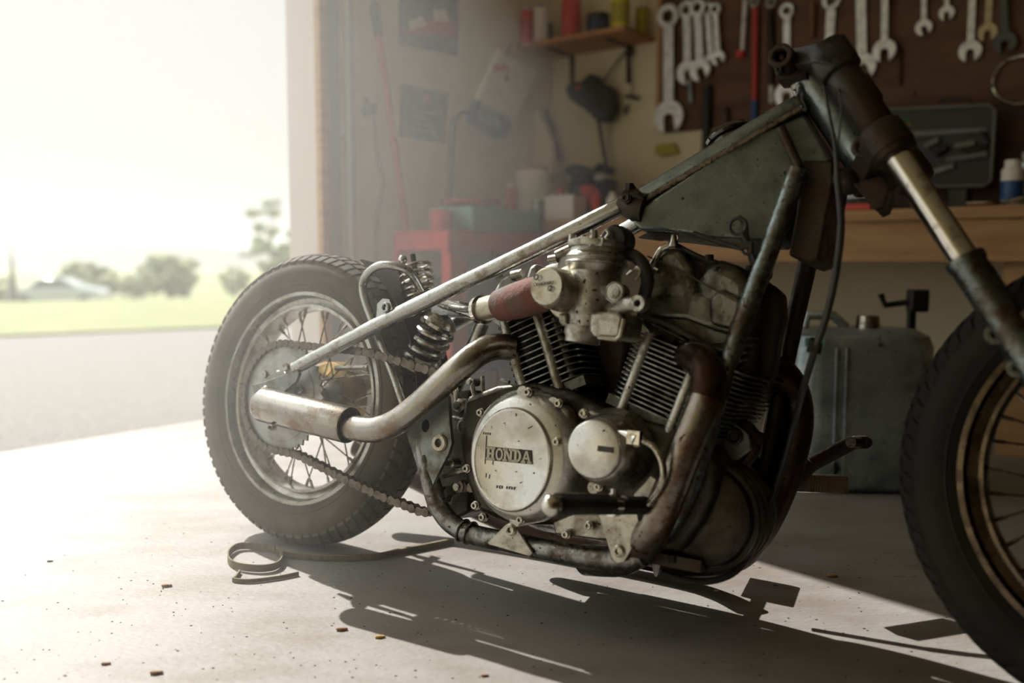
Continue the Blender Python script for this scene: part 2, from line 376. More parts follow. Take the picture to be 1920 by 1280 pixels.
# socket, plug, cord
t = empty('wall_socket', WA @ onA(690, 205, .004), 'cream wall socket beside the door track with plug in it', 'socket')
quadA([(668, 172), (704, 176), (704, 236), (668, 234)], .008, .007, 'cover_plate', M['cream'], t)
P = onA(688, 190, .012); MB(WA).bx(P.x - .012, P.x + .012, -.013, -.008, P.z - .02, P.z + .015).build('outlet', M['grey'], t)
t = empty('power_cord', WA @ onA(697, 215, .02), 'dark plug with thin cord hanging down the wall by the track', 'cord')
P = onA(693, 205, .03); MB(WA).bx(P.x - .022, P.x + .022, -.05, -.012, P.z - .022, P.z + .022).build('plug', M['blackm'], t, bevel=.004)
MB(WA).tube([onA(700, 208, .03), onA(702, 225, .035), onA(703, 240, .02), onA(707, 290, .012), onA(716, 340, .012), onA(707, 400, .012), onA(704, 460, .012), onA(706, 560, .012)], .006, 8).build('cord', M['grey'], t)
t = MB(WA).tube([onA(880, 212, .008), onA(862, 212, .014), onA(849, 235, .015), onA(846, 290, .012), onA(843, 350, .012), onA(840, 420, .012)], .011, 8).build('extension_cord', M['grey'])
tag(t, 'grey hose looping down the wall right of the lower poster', 'hose')

# ================================================================== back wall
struct('trim_5', MB(WB).bx(onB(1236, 200).x, onB(1244, 200).x, -.035, -.0005, onB(1240, 245).z, CE - .01), M['wood'], smooth=False)
zb = onB(1290, 246).z
struct('wall_panel_1', MB(WB).bx(onB(1245, 200).x, 6.2, -.012, -.0005, zb, CE - .01), M['ply'], smooth=False)
struct('wall_panel_2', MB(WB).bx(onB(1345, 300).x, 6.2, -.010, -.0005, .83, zb - .002), M['ply2'], smooth=False)
# shelf
sz = 1.0
F1 = onB(927, 78, .30); F2 = onB(1170, 40, .30)
def shelfpt(px, py, off): return onB(px, py, off)
# front edge lies 'off' in front of the wall; solve the offset from the right-hand end
offS = .30
shx1 = onB(1170, 40, offS).x; shz = (onB(1050, 68, offS).z)
t = empty('wall_shelf', WB @ Vector((.3, -.15, shz)), 'orange pine shelf in the corner holding cans, above the workbench', 'shelf')
MB(WB).bx(.003, shx1, -offS, -.003, shz - .022, shz).build('board', M['shelfw'], t, bevel=.002)
for px in (1072, 1178):
    q = onB(px, 110, .01).x
    br = MB(WB); br.bx(q - .012, q + .012, -.008, -.002, shz - .2, shz - .022); br.bx(q - .012, q + .012, -.22, -.004, shz - .028, shz - .0225)
    br.build('bracket', M['blackm'], t)
def canB(px, w, hgt, m, label, name='spray_can', off=.2, cat='can', band=None, cap=None, group='cans on the wall shelf', top=1.0, z=None):
    r = w / 2; q = max(onB(px, 40, off).x, r + .004); z = shz + .0008 if z is None else z
    base = WB @ Vector((q, -off, z))
    t = empty(name, base, label, cat, group)
    MB().lathe(base, (0, 0, 1), [(0, 0), (r * .96, 0), (r, .004), (r, hgt * .86), (r * .9, hgt * .9), (r * .45, hgt * .93), (0, hgt * .93)], 24).build('body', m, t)
    if band: MB().lathe(base, (0, 0, 1), [(r * 1.01, hgt * .15), (r * 1.02, hgt * .16), (r * 1.02, hgt * .6), (r * 1.01, hgt * .61)], 24).build('label_band', band, t)
    MB().lathe(base, (0, 0, 1), [(0, hgt * .93), (r * .42, hgt * .93), (r * .42, hgt), (0, hgt)], 16).build('cap', cap or M['white'], t)
    return t
canB(915, .04, .16, M['blackm'], 'thin dark can at the far left end of the shelf', off=.06)
canB(946, .062, .18, M['redp'], 'red can with pale foot, left on the shelf beside blue can', off=.262, band=M['red'])
canB(968, .06, .15, M['blue'], 'blue can with pale and red bands on the corner shelf', off=.185, band=M['dblue'])
canB(1013, .082, .2, M['white'], 'wide white jug between blue and large red cans on shelf', name='jug', cat='jug', off=.2, cap=M['blue'])
canB(1071, .1, .22, M['redp'], 'large glossy red can in the middle of the shelf', off=.18, cap=M['redp'])
canB(1122, .11, .12, M['blackm'], 'squat black tin on the shelf between red and yellow cans', name='tin', cat='tin', off=.17, band=M['dblue'])
canB(1163, .085, .2, M['yellow'], 'bright yellow can at the front right end of the shelf', off=.22, band=M['yel2'])
canB(1203, .06, .14, M['yel2'], 'dull yellow jar in the back right corner of the shelf', name='jar', cat='jar', off=.08)

# white and blue bag hanging from the shelf
t = empty('hanging_bag', WA @ onA(945, 175, .05), 'tilted cream and blue printed bag hanging below the shelf', 'bag')
MB(WA).prism([onA(x, y, .056) for x, y in [(936, 92), (950, 103), (1008, 130), (1002, 150), (963, 232), (900, 200), (897, 182), (925, 120)]], (0, .03, 0)).build('upper_panel', M['cream'], t, bevel=.006)
MB(WA).prism([onA(x, y, .056) for x, y in [(899, 186), (962, 220), (950, 255), (938, 258), (884, 228), (886, 205)]], (0, .032, 0)).build('lower_panel', M['blue'], t, bevel=.006)
MB(WA).prism([onA(x, y, .060) for x, y in [(926, 122), (950, 122), (954, 132), (928, 132)]], (0, .002, 0)).build('printed_mark', M['redp'], t)
P = onA(950, 146, .060); MB(WA).cyl(P, P + Vector((0, .002, 0)), .012, seg=12).build('printed_mark', M['dblue'], t)
MB(WA).prism([onA(x, y, .060) for x, y in [(902, 205), (940, 226), (936, 244), (898, 222)]], (0, .002, 0)).build('printed_mark', M['teal'], t)
MB(WA).tube([onA(948, 104, .03), onA(955, 92, .03), onA(957, 80, .03)], .005, 8).build('hanging_loop', M['blackm'], t)
# hanging cloth rags
t = MB(WB).prism([onB(x, y, .15) for x, y in [(985, 195), (1004, 200), (1030, 260), (1040, 330), (1005, 330), (990, 280), (968, 262)]], (0, .05, 0)).build('paint_roller', M['wallc'], bevel=.012)
tag(t, 'beige cloth hanging in the shadowed corner under the shelf', 'cloth'); t.name = 'hanging_cloth'
t = MB(WB).prism([onB(x, y, .06) for x, y in [(998, 195), (1015, 190), (1036, 235), (1050, 300), (1030, 305), (1020, 260)]], (0, .03, 0)).build('hanging_strap', M['grey'], bevel=.01)
tag(t, 'dark strap hanging beside the beige cloth in the corner', 'strap')
# black work lamp / pouch
t = empty('hanging_pouch', WB @ onB(1105, 180, .1), 'black pointed pouch hanging on the cream wall by a cord', 'pouch')
MB(WB).prism([onB(x, y, .12) for x, y in [(1060, 160), (1072, 152), (1088, 153), (1103, 136), (1112, 140), (1122, 155), (1143, 162), (1147, 190), (1145, 215), (1135, 226), (1118, 228), (1096, 205), (1066, 186), (1059, 172)]], (0, .08, 0)).build('body', M['black'], t, bevel=.015)
P = onB(1084, 164, .125); MB(WB).cyl(P, P + Vector((0, .004, 0)), .012, seg=12).build('badge', M['red'], t)
MB(WB).tube([onB(1122, 222, .09), onB(1126, 250, .09), onB(1132, 285, .08), onB(1138, 315, .08)], .011, 8).build('tail_cord', M['black'], t)
MB(WB).tube([onB(1132, 152, .08), onB(1140, 140, .06), onB(1160, 112, .03), onB(1180, 92, .02)], .006, 8).build('hanging_cord', M['grey'], t)
t = empty('pull_cord', WB @ onB(1184, 130, .02), 'thin cord with dark toggles hanging right of the black pouch', 'cord')
MB(WB).tube([onB(1181, 100, .03), onB(1184, 140, .03), onB(1184, 182, .03)], .004, 6).build('cord', M['grey'], t)
P = onB(1179, 98, .04); MB(WB).blob(P, (.02, .02, .025)).build('knob', M['blackm'], t)
MB(WB).tube([onB(1172, 180, .04), onB(1198, 185, .04)], .009, 8).build('toggle', M['blackm'], t)
MB(WB).tube([onB(1176, 196, .04), onB(1172, 214, .04)], .009, 8).build('toggle', M['blackm'], t)
# small yellow hose hook
t = MB(WB).prism([onB(x, y, .03) for x, y in [(1228, 272), (1262, 268), (1272, 286), (1240, 292), (1228, 288)]], (0, .02, 0)).build('yellow_tag', M['yel2'], bevel=.003)
tag(t, 'small yellow tag hanging under the big wrench', 'tag')

# --- wrenches
SMALL = 0
def wrench(top, bot, hw, label, m='wrench', jaw=None, ring=True, off=.03, tilt=0, openjaw=True, name='wrench', group='wrenches hanging on the plywood wall'):
    a = onB(*top, off); c = onB(*bot, off); pm = (onB(top[0] + 1, top[1], off) - onB(top[0], top[1], off)).x
    L = (a - c).length; d = (c - a).normalized(); sx = Vector((d.z, 0, -d.x)); sx = -sx if sx.x < 0 else sx
    w2 = hw * pm; mbx = MB(WB); th = .012
    jr = (jaw or hw * 1.3) * pm * 1.08
    mbx.prism([a - sx * w2 / 2 + d * jr * .5, a + sx * w2 / 2 + d * jr * .5, c + sx * w2 / 2 - d * jr * .8, c - sx * w2 / 2 - d * jr * .8], (0, th * .8, 0))
    if ring:
        cc = a; N = 16
        o_ = [cc + (sx * math.cos(2 * PI * i / N) + d * math.sin(2 * PI * i / N)) * w2 * 1.05 for i in range(N)]
        h_ = [cc + (sx * math.cos(2 * PI * i / N) + d * math.sin(2 * PI * i / N)) * w2 * .55 for i in range(N)]
        mbx.prism([p - Vector((0, .004, 0)) for p in o_], (0, th + .006, 0), [[p - Vector((0, .004, 0)) for p in h_]])
    if openjaw:
        cc = c - d * jr * .1; ca, sa = math.cos(tilt), math.sin(tilt)
        e1 = sx * ca + d * sa; e2 = d * ca - sx * sa; pts = []
        g = .34
        A0 = math.asin(g)
        for i in range(15):
            ang = PI / 2 + A0 * 1.05 + (2 * PI - 2.1 * A0) * i / 14
            pts.append(cc + (e1 * math.cos(ang) + e2 * math.sin(ang)) * jr)
        pts += [cc + e1 * g * jr + e2 * (.05) * jr, cc + e1 * g * .6 * jr - e2 * .18 * jr, cc - e1 * g * .6 * jr - e2 * .18 * jr, cc - e1 * g * jr + e2 * .05 * jr]
        mbx.prism([p - Vector((0, .003, 0)) for p in pts], (0, th + .004, 0))
    o = mbx.build(name, M[m], bevel=.0015); return tag(o, label, 'wrench', group)
wrench((1252, 30), (1253, 222), 19, 'largest chrome combination wrench, hanging at the left edge of plywood', jaw=26, tilt=-.1, off=.05)
wrench((1287, 18), (1289, 138), 14, 'chrome wrench hanging first to the right of the largest one', jaw=19, tilt=-.2, off=.03)
wrench((1307, 14), (1312, 133), 14, 'chrome wrench overlapping jaws with its left neighbour, second of the four', jaw=18, tilt=-.3, off=.05)
wrench((1325, 17), (1333, 116), 11, 'third wrench of the row of four, thinner handle', jaw=13, tilt=-.4, off=.03)
wrench((1340, 17), (1346, 110), 10, 'smallest wrench at the right end of the row of four', jaw=12, tilt=-.3, off=.05)
wrench((1475, 20), (1475, 180), 13, 'wrench with bright open jaw seen just left of the steering head', jaw=22, tilt=0, ring=True)
wrench((1559, 0), (1553, 110), 17, 'chrome wrench handle with amber top passing behind the steering head', openjaw=False, ring=True)
wrench((1613, -60), (1616, 128), 19, 'large bright wrench with downturned jaw right of the steering head', jaw=25, tilt=-.3)
wrench((1659, -60), (1658, 97), 13, 'medium wrench hanging right of the large bright wrench', jaw=21, tilt=0, off=.05)
wrench((1733, -50), (1732, 53), 10, 'small wrench with jaw tilted, fifth from the right', jaw=15, tilt=-.3)
wrench((1776, -60), (1775, 26), 9, 'shortest hanging wrench with tan open jaw', m='wrench', jaw=14)
wrench((1825, -60), (1819, 98), 14, 'wrench with tan open jaw and lettered bright handle', m='wrench', jaw=21)
wrench((1858, -60), (1852, 62), 14, 'tarnished wrench half hidden between two others at upper right', m='wrenchy', jaw=18, off=.02)
wrench((1880, -60), (1884, 82), 15, 'wrench with blackened open jaw at far upper right', m='wrenchd', jaw=21, off=.045)
# chrome ring
t = MB(WB).torus(onB(1912, 150, .02), (0, 1, 0), .09, .006, 40, 8).build('ring', M['chrome']); tag(t, 'large chrome ring hanging at the right edge of the wall', 'ring')
# hand tools between the wrenches
def handtool(name, pts, label, parts, cat='tool', off=.03):
    t = empty(name, WB @ onB(*pts[len(pts) // 2], off), label, cat)
    for pn, p_a, p_b, r, m in parts:
        MB(WB).tube([onB(*p_a, off), onB(*p_b, off)], r, 10, 1).build(pn, M[m], t)
    return t
handtool('screwdriver', [(1392, 40)], 'flat steel blade with red tip hanging left of red handled tool', [('blade', (1398, 0), (1392, 96), .011, 'wrench'), ('tip_guard', (1389, 96), (1388, 108), .022, 'redp')])
handtool('long_driver', [(1415, 90)], 'long red tool with blue grip hanging above the tank', [('shaft', (1417, 14), (1415, 188), .014, 'red'), ('grip', (1415, 188), (1414, 232), .013, 'blue')])
handtool('nut_driver', [(1446, 80)], 'long dark tool with pale tip right of the red one', [('shaft', (1445, 20), (1446, 160), .014, 'blackm'), ('tip', (1446, 160), (1446, 192), .01, 'wrench')])
handtool('hammer', [(1326, 200)], 'dark rubber grip of a tool hanging above the filler cap', [('grip', (1327, 160), (1324, 285), .022, 'black')])
handtool('punch', [(1364, 220)], 'small dark punch standing above the filler cap', [('shaft', (1363, 200), (1366, 245), .008, 'blackm')])
handtool('chisel', [(1294, 160)], 'grey chisel hanging below the two big wrench jaws', [('blade', (1293, 150), (1296, 192), .011, 'can')])
handtool('file', [(1524, 60)], 'brown handled file behind the steering head', [('handle', (1523, 5), (1523, 70), .012, 'copper')])
for px, lab in ((1415, 'small grey socket hung above the red tool'), (1446, 'small grey socket hung above the dark tool')):
    q = onB(px, 4, .035); t = MB(WB).torus(q, (0, 1, 0), .018, .008, 20, 8).build('ring_socket', M['hub']); tag(t, lab, 'socket')
t = MB(WB).tube([onB(1690, 90, .02), onB(1688, 160, .02)], .005, 8).build('thin_rod', M['blackm']); tag(t, 'thin dark rod hanging on the plywood below the wrenches', 'rod')
t = MB(WB).blob(onB(1712, 174, .02), (.008, .01, .008)).build('nail', M['bolt']); tag(t, 'bright nail head in the plywood above the tool case', 'nail')

# ================================================================== workbench
BH = .84
def bench(px, py, off): return onB(px, py, off)
bo = .62
xl = .10; xr = 5.6
t = empty('workbench', WB @ Vector((1.5, -.3, 0)), 'pine workbench along the back wall under the hanging tools', 'workbench')
MB(WB).bx(xl, xr, -bo, -.014, BH - .04, BH).build('worktop', M['wood'], t, bevel=.003)
MB(WB).bx(xl + .09, xr, -bo + .02, -bo + .06, BH - .185, BH - .0405).build('apron', M['wood'], t, bevel=.003)
lx = onB(1905, 600, bo - .05).x
for q, y0 in ((xl + .14, -bo + .061), (lx, -bo + .061), (xl + .14, -.11), (lx, -.11), (xr - .1, -bo + .061)):
    MB(WB).bx(q - .045, q + .045, y0, y0 + .09, .0, BH - .0405).build('leg', M['wood'], t, bevel=.003)
for q in (xl + .05, 1.2, 2.4): MB(WB).bx(q - .02, q + .02, -bo + .04, -.02, BH - .13, BH - .0405).build('cleat', M['hub'] if q < .2 else M['wood'], t)
def onbench(px, off, py=400):
    q = onB(px, py, off); return Vector((q.x, -off, BH + .0008))
def jarB(px, off, r, h, m, name, label, cat, cap=None, cr=.5, ch=.14, band=None):
    q = WB @ onbench(px, off); t = empty(name, q, label, cat)
    MB().lathe(q, (0, 0, 1), [(0, 0), (r * .97, 0), (r, .003), (r, h * (1 - ch) - r * .3), (r * cr, h * (1 - ch)), (0, h * (1 - ch))], 24).build('body', m, t)
    MB().lathe(q, (0, 0, 1), [(0, h * (1 - ch)), (r * cr, h * (1 - ch)), (r * cr, h), (0, h)], 20).build('cap', cap or M['white'], t)
    if band: MB().lathe(q, (0, 0, 1), [(r * 1.005, h * .15), (r * 1.015, h * .16), (r * 1.015, h * .55), (r * 1.005, h * .56)], 24).build('label_band', band, t)
    return t
def boxB(px0, px1, off, d, h, m, name, label, cat, bevel=.004):
    a = onbench(px0, off); c = onbench(px1, off)
    o = MB(WB).bx(a.x, c.x, -off, -off + d, BH + .0008, BH + h).build(name, m, bevel=bevel); return tag(o, label, cat)
jarB(998, .38, .085, .27, M['white'], 'canister', 'tall white canister with yellow rim on the bench left end', 'canister', cap=M['yel2'], cr=.9, ch=.06)
jarB(958, .5, .028, .19, M['redp'], 'bottle', 'slim red and cream bottle left of the tall canister', 'bottle', cap=M['cream'])
boxB(1020, 1074, .57, .12, .115, M['white'], 'small_box', 'small white box at the front of the bench beside the canister', 'box')
jarB(1008, .55, .03, .1, M['can'], 'tin_cup', 'small grey tin in front of the tall white canister', 'tin', cap=M['can'], cr=.95, ch=.05)
jarB(1052, .3, .04, .17, M['redp'], 'jar', 'red jar standing behind the small white box', 'jar', cap=M['redp'])
t = empty('cordless_drill', WB @ onbench(1102, .38), 'black and red cordless drill standing on the bench', 'drill')
q = onbench(1102, .38)
MB(WB).bx(q.x - .06, q.x + .06, -.42, -.34, BH + .001, BH + .07).build('battery', M['blackm'], t, bevel=.008)
MB(WB).prism([q + Vector((dx, -.02, dz)) for dx, dz in [(-.025, .07), (.025, .07), (.03, .17), (-.03, .17)]], (0, .045, 0)).build('grip', M['redp'], t, bevel=.006)
MB(WB).tube([q + Vector((-.08, 0, .2)), q + Vector((.05, 0, .2))], [.03, .038], 16, 1).build('motor_housing', M['blackm'], t)
MB(WB).tube([q + Vector((.05, 0, .2)), q + Vector((.09, 0, .2))], [.025, .012], 16, 1).build('chuck', M['hub'], t)
jarB(1118, .46, .022, .14, M['redp'], 'bottle', 'small orange red bottle beside the drill', 'bottle', cap=M['redp'])
jarB(1148, .5, .025, .12, M['white'], 'bottle', 'small white bottle right of the drill', 'bottle', cap=M['cream'])
jarB(1182, .3, .035, .16, M['blue'], 'bottle', 'blue bottle on the bench behind the frame tube', 'bottle', cap=M['white'])
jarB(1206, .28, .03, .16, M['white'], 'bottle', 'pale bottle with blue cap above the frame tube', 'bottle', cap=M['blue'])
boxB(1062, 1140, .16, .1, .22, M['blackm'], 'radio', 'black machine at the back of the bench behind the drill', 'machine', bevel=.015)
t = MB(WB).tube([onB(1062, 300, .2), onB(1080, 292, .2), onB(1112, 300, .2), onB(1128, 290, .2), onB(1150, 300, .2)], .02, 10).build('machine_hose', M['blackm']); tag(t, 'dark hose bundle lying over the black machine', 'hose')
t.location.z = BH + .222
# red cart left of the bench with things on it
cA = WB @ Vector((-.0, 0, 0))
def fa(px, py, z=0): return gr(px, py, z)
cx0, cy0 = .02, 0
CT = empty('tool_cart', WA @ Vector((1.2, -.3, 0)), 'faded red metal tool stand in the corner left of workbench', 'tool stand')
zc = BH - .06
def ca(px, py, off): return onA(px, py, off)
# stand in wall A coordinates
xa = onA(798, 450, .3).x; xbq = .955
MB(WA).bx(xa, xbq, -.42, -.12, zc - .08, zc).build('tray', M['red'], CT, bevel=.006)
for q in (xa + .02, xbq - .02):
    for y0 in (-.41, -.15): MB(WA).bx(q - .018, q + .018, y0, y0 + .03, 0, zc - .08).build('leg', M['red'], CT, bevel=.003)
MB(WA).bx(xa, xa + .1, -.43, -.40, .25, zc - .09).build('side_panel', M['red'], CT)
MB(WA).bx(xa + .1, xbq, -.38, -.13, .2, .26).build('shelf_tray', M['blackm'], CT)
t = MB(WA).bx(xa + .18, xbq - .01, -.39, -.15, zc + .001, zc + .1).build('storage_box', M['teal'], bevel=.006); tag(t, 'pale teal box standing on the red tool stand', 'box')
q = WA @ Vector((xa + .1, -.3, zc + .001)); t = MB().lathe(q, (0, 0, 1), [(0, 0), (.05, 0), (.05, .08), (0, .08)], 20).build('red_tub', M['red']); tag(t, 'small red tub beside the teal box on the stand', 'tub')
q = WA @ Vector((xa + .32, -.27, zc + .102)); t = MB().lathe(q, (0, 0, 1), [(0, 0), (.09, 0), (.13, .02), (.13, .03), (0, .035)], 28).build('red_pan', M['red']); tag(t, 'flat red pan resting on top of the teal box', 'pan')
t = MB(WA).bx(xa + .16, xbq - .05, -.36, -.16, .262, .6).build('dark_bin', M['blackm'], bevel=.01); tag(t, 'dark bin stored inside the red tool stand', 'bin')

# tool case leaning at the wall, bottles, ratchet
t = empty('tool_case', WB @ onbench(1760, .2), 'open dark tool case with ratchets and sockets leaning at the wall', 'tool case')
cs = [(1650, 212), (1660, 204), (1855, 196), (1866, 206), (1858, 338), (1846, 348), (1660, 352)]
MB(WB).prism([onB(x, y, .14) for x, y in cs], (0, .05, 0)).build('lid', M['case2'], t, bevel=.006)
MB(WB).tube([onB(x, y, .15) for x, y in [(1650, 212), (1660, 205), (1855, 197), (1866, 207), (1858, 338), (1846, 348), (1660, 352)]], .006, 8, 1, closed=True).build('lid_rim', M['grey'], t)
MB(WB).tube([onB(x, y, .14) for x, y in [(1762, 200), (1764, 188), (1816, 185), (1822, 197)]], .007, 8, 1).build('handle', M['blackm'], t)
MB(WB).prism([onB(x, y, .145) for x, y in [(1650, 250), (1850, 240), (1850, 246), (1650, 262)]], (0, -.01, 0)).build('tray_edge', M['grey'], t)
for i, (x0, y0, x1, y1, r) in enumerate([(1790, 274, 1828, 268, .012), (1805, 284, 1850, 276, .012), (1775, 300, 1852, 288, .011), (1755, 290, 1775, 275, .014), (1735, 275, 1760, 262, .013), (1838, 245, 1856, 270, .006)]):
    MB(WB).tube([onB(x0, y0, .155), onB(x1, y1, .155)], r, 10, 1).build('socket_tool', M['blackm'] if i % 2 else M['grey'], t)
for i in range(8): MB(WB).tube([onB(1750 + i * 5, 318 - i * 1.6, .155), onB(1751 + i * 5, 326 - i * 1.6, .155)], .005, 8, 1).build('small_socket', M['hub'], t)
g_ = []
for row, m, y in ((0, 'green', 223), (1, 'yel2', 232)):
    mm = MB(WB)
    for i in range(9):
        x0 = 1664 + i * 4.9 + row * 2; y0 = y - i * .25
        mm.prism([onB(x0, y0, .148), onB(x0 + 1.6, y0, .148), onB(x0 + 1.6, y0 + 7, .148), onB(x0, y0 + 7, .148)], (0, -.001, 0))
        if i % 2: mm.prism([onB(x0, y0 + 2.5 * (i % 3), .148), onB(x0 + 4, y0 + 2.5 * (i % 3), .148), onB(x0 + 4, y0 + 1.5 + 2.5 * (i % 3), .148), onB(x0, y0 + 1.5 + 2.5 * (i % 3), .148)], (0, -.001, 0))
    mm.build('printed_lettering', M[m], t)
boxB(1775, 1812, .34, .1, .08, M['blackm'], 'case_tray', 'dark box in front of the open tool case on the bench', 'box')
jarB(1895, .45, .035, .16, M['white'], 'pill_bottle', 'white capped bottle with blue label at the right end of bench', 'bottle', cr=.75, band=M['blue'])
jarB(1922, .3, .04, .2, M['can'], 'bottle', 'grey bottle behind the white and blue bottle', 'bottle', cap=M['hub'])
t = MB(WB).tube([onbench(1812, .55) + Vector((0, 0, .012)), onbench(1850, .55) + Vector((0, 0, .012)), onbench(1880, .5) + Vector((0, 0, .014)), onbench(1915, .48) + Vector((0, 0, .03))], .007, 8).build('curved_wrench', M['chrome']); tag(t, 'slim chrome wrench lying on the bench at the far right', 'wrench')
t = MB(WB).tube([onbench(1560, .5) + Vector((0, 0, .055)), onbench(1600, .5) + Vector((0, 0, .055)), onbench(1660, .5) + Vector((0, 0, .055))], [.014, .018, .012], 12, 1).build('ratchet', M['can']); tag(t, 'grey ratchet extension lying on a dark block behind the forks', 'ratchet')
boxB(1540, 1665, .54, .09, .04, M['blackm'], 'tool_block', 'dark block on the bench carrying the grey ratchet', 'block')
boxB(1578, 1632, .6, .03, .025, M['redp'], 'red_marker', 'small bright red bar on the bench edge behind the forks', 'bar')
t = MB(WB).prism([onbench(1725, .4) + Vector((dx, 0, dz)) for dx, dz in [(0, 0), (.05, 0), (.05, .05), (.02, .09), (0, .06)]], (0, .04, 0)).build('clamp_block', M['blackm'], bevel=.004); tag(t, 'dark lump of iron on the bench below the tool case', 'block')

# ================================================================== grey fuel can on the floor under the bench
pl_, pr_ = gr(1490, 925), gr(1755, 931)
cdx = (pr_ - pl_).normalized(); WC = frame(pl_, cdx, Vector((-cdx.y, cdx.x, 0)))
kW = (pr_ - pl_).length; ztop = .465
t = empty('steel_can', WC @ Vector((kW / 2, .12, 0)), 'large scuffed grey steel can on the floor in front of the bench', 'can')
def rr(x0, x1, y0, y1, r, z, n=6):
    out = []
    for cx_, cy_, a0 in ((x1 - r, y1 - r, 0), (x0 + r, y1 - r, PI / 2), (x0 + r, y0 + r, PI), (x1 - r, y0 + r, 1.5 * PI)):
        for i in range(n + 1):
            a = a0 + PI / 2 * i / n; out.append(Vector((cx_ + r * math.cos(a), cy_ + r * math.sin(a), z)))
    return out
rings = []
for z, e in ((0.0, .03), (.012, .008), (.03, 0), (ztop * .5, 0), (ztop - .05, 0), (ztop - .02, .01), (ztop - .004, .035), (ztop, .06)):
    rings.append(rr(e, kW - e, e, .26 - e, .07, z))
MB(WC).ring_loft(rings).build('body', M['can'], t)
for q in (.27, .34):
    MB(WC).tube([(kW * q, -.001, .03), (kW * q, -.001, ztop - .05)], .005, 8, 1).build('pressed_rib', M['can'], t)
q = kW * .57
MB(WC).cyl((q, .12, ztop), (q, .12, ztop + .035), .034, .030).build('filler_cap', M['bolt'], t)
MB(WC).tube([(.04, .12, ztop), (.05, .12, ztop + .035), (q - .1, .12, ztop + .035), (q - .06, .12, ztop)], .014, 10, 1).build('handle', M['can'], t)
t2 = MB(WC).prism([(.015, -.003, ztop - .045), (.07, -.003, ztop - .045), (.07, -.003, ztop - .02), (.015, -.003, ztop - .02)], (0, -.003, 0)).build('sticker', M['teal'], t); t2['label'] = 'green sticker'
# iron clamp standing behind the can
q = kW + .03; zt = .57
t = empty('bar_clamp', WC @ Vector((q, .34, 0)), 'black iron clamp standing on the floor behind the can', 'clamp')
MB(WC).bx(q - .012, q + .012, .33, .354, 0, zt).build('bar', M['blackm'], t, bevel=.004)
MB(WC).tube([(q - .012, .342, zt - .04), (q - .08, .342, zt - .05), (q - .095, .342, zt - .015)], .010, 8, 1).build('jaw', M['blackm'], t)
MB(WC).bx(q - .01, q + .045, .315, .37, zt - .07, zt).build('head', M['blackm'], t, bevel=.006)

# ------------------------------------------------------------------ haze: volume added at the door for the lens glare, misty air over the fields
def volume(name, mb, dens, g, ramp=None, col=(1, 1, 1)):
    m = bpy.data.materials.new(name); m.use_nodes = True; nt = m.node_tree; nt.nodes.clear(); N = nt.nodes; L = nt.links
    o_ = N.new('ShaderNodeOutputMaterial'); v = N.new('ShaderNodeVolumeScatter'); v.inputs['Anisotropy'].default_value = g; v.inputs['Color'].default_value = (*col, 1)
    v.inputs['Density'].default_value = dens; L.new(v.outputs[0], o_.inputs['Volume'])
    if ramp:   # density falls off with the distance from the door
        gm_ = N.new('ShaderNodeNewGeometry'); dt = N.new('ShaderNodeVectorMath'); dt.operation = 'DOT_PRODUCT'; dt.inputs[1].default_value = tuple(wb); L.new(gm_.outputs['Position'], dt.inputs[0])
        r = N.new('ShaderNodeMapRange'); r.interpolation_type = 'SMOOTHSTEP'; b0 = I0.dot(wb)
        r.inputs[1].default_value = b0 + ramp[0]; r.inputs[2].default_value = b0 + ramp[1]; r.inputs[3].default_value = dens; r.inputs[4].default_value = 0
        r2_ = N.new('ShaderNodeMapRange'); r2_.interpolation_type = 'SMOOTHSTEP'; r2_.inputs[1].default_value = b0 + ramp[2]; r2_.inputs[2].default_value = b0 + ramp[3]; r2_.inputs[3].default_value = .12; r2_.inputs[4].default_value = 1
        mu = N.new('ShaderNodeMath'); mu.operation = 'MULTIPLY'; L.new(dt.outputs['Value'], r2_.inputs[0])
        L.new(dt.outputs['Value'], r.inputs[0]); L.new(r.outputs[0], mu.inputs[0]); L.new(r2_.outputs[0], mu.inputs[1]); L.new(mu.outputs[0], v.inputs['Density'])
        m.cycles.homogeneous_volume = False
    else: m.cycles.homogeneous_volume = True
    o = mb.build(name, m, smooth=False); return tag(o, kind='stuff', label=None)
hz_ = volume('glare_haze', MB(WA).bx(-4.9, -.32, -HZ[1], -.02, .002, HT - .02), HZ[2], .45, (HZ[0], HZ[1], .25, 1.0))  # added haze, stands in for the pale lens veil on the left
tag(hz_, 'pale haze volume added inside the open door for lens glare', 'haze')
hz2 = volume('field_mist', MB(WA).bx(-500, 500, .7, 700, -8, 12), .001, .3)
tag(hz2, 'pale mist over the lawn, trees and hills', 'haze')
sc.cycles.volume_bounces = 1; sc.cycles.volume_step_rate = 4; sc.cycles.volume_max_steps = 64
#@@MOTORCYCLE
# ================================================================== MOTORCYCLE
MO = empty('motorcycle', BIKE, 'bare steel chopper motorcycle with no seat, parked on the garage floor', 'motorcycle')
def part(name, mb, m, parent=None, **k): return mb.build(name, M[m], parent or MO, local=True, **k)
NA = Vector((0, -1, 0))            # towards the left side of the bike
def bolt(mb, p, r=.008, h=.008, hexa=True):
    p = Vector(p); mb.lathe(p - NA * .004, NA, [(0, 0), (r * 1.35, 0), (r * 1.35, .003 + .004), (r, .004 + .004), (r, h + .004), (r * .55, h + .004), (r * .5, h), (0, h)], 6 if hexa else 14)
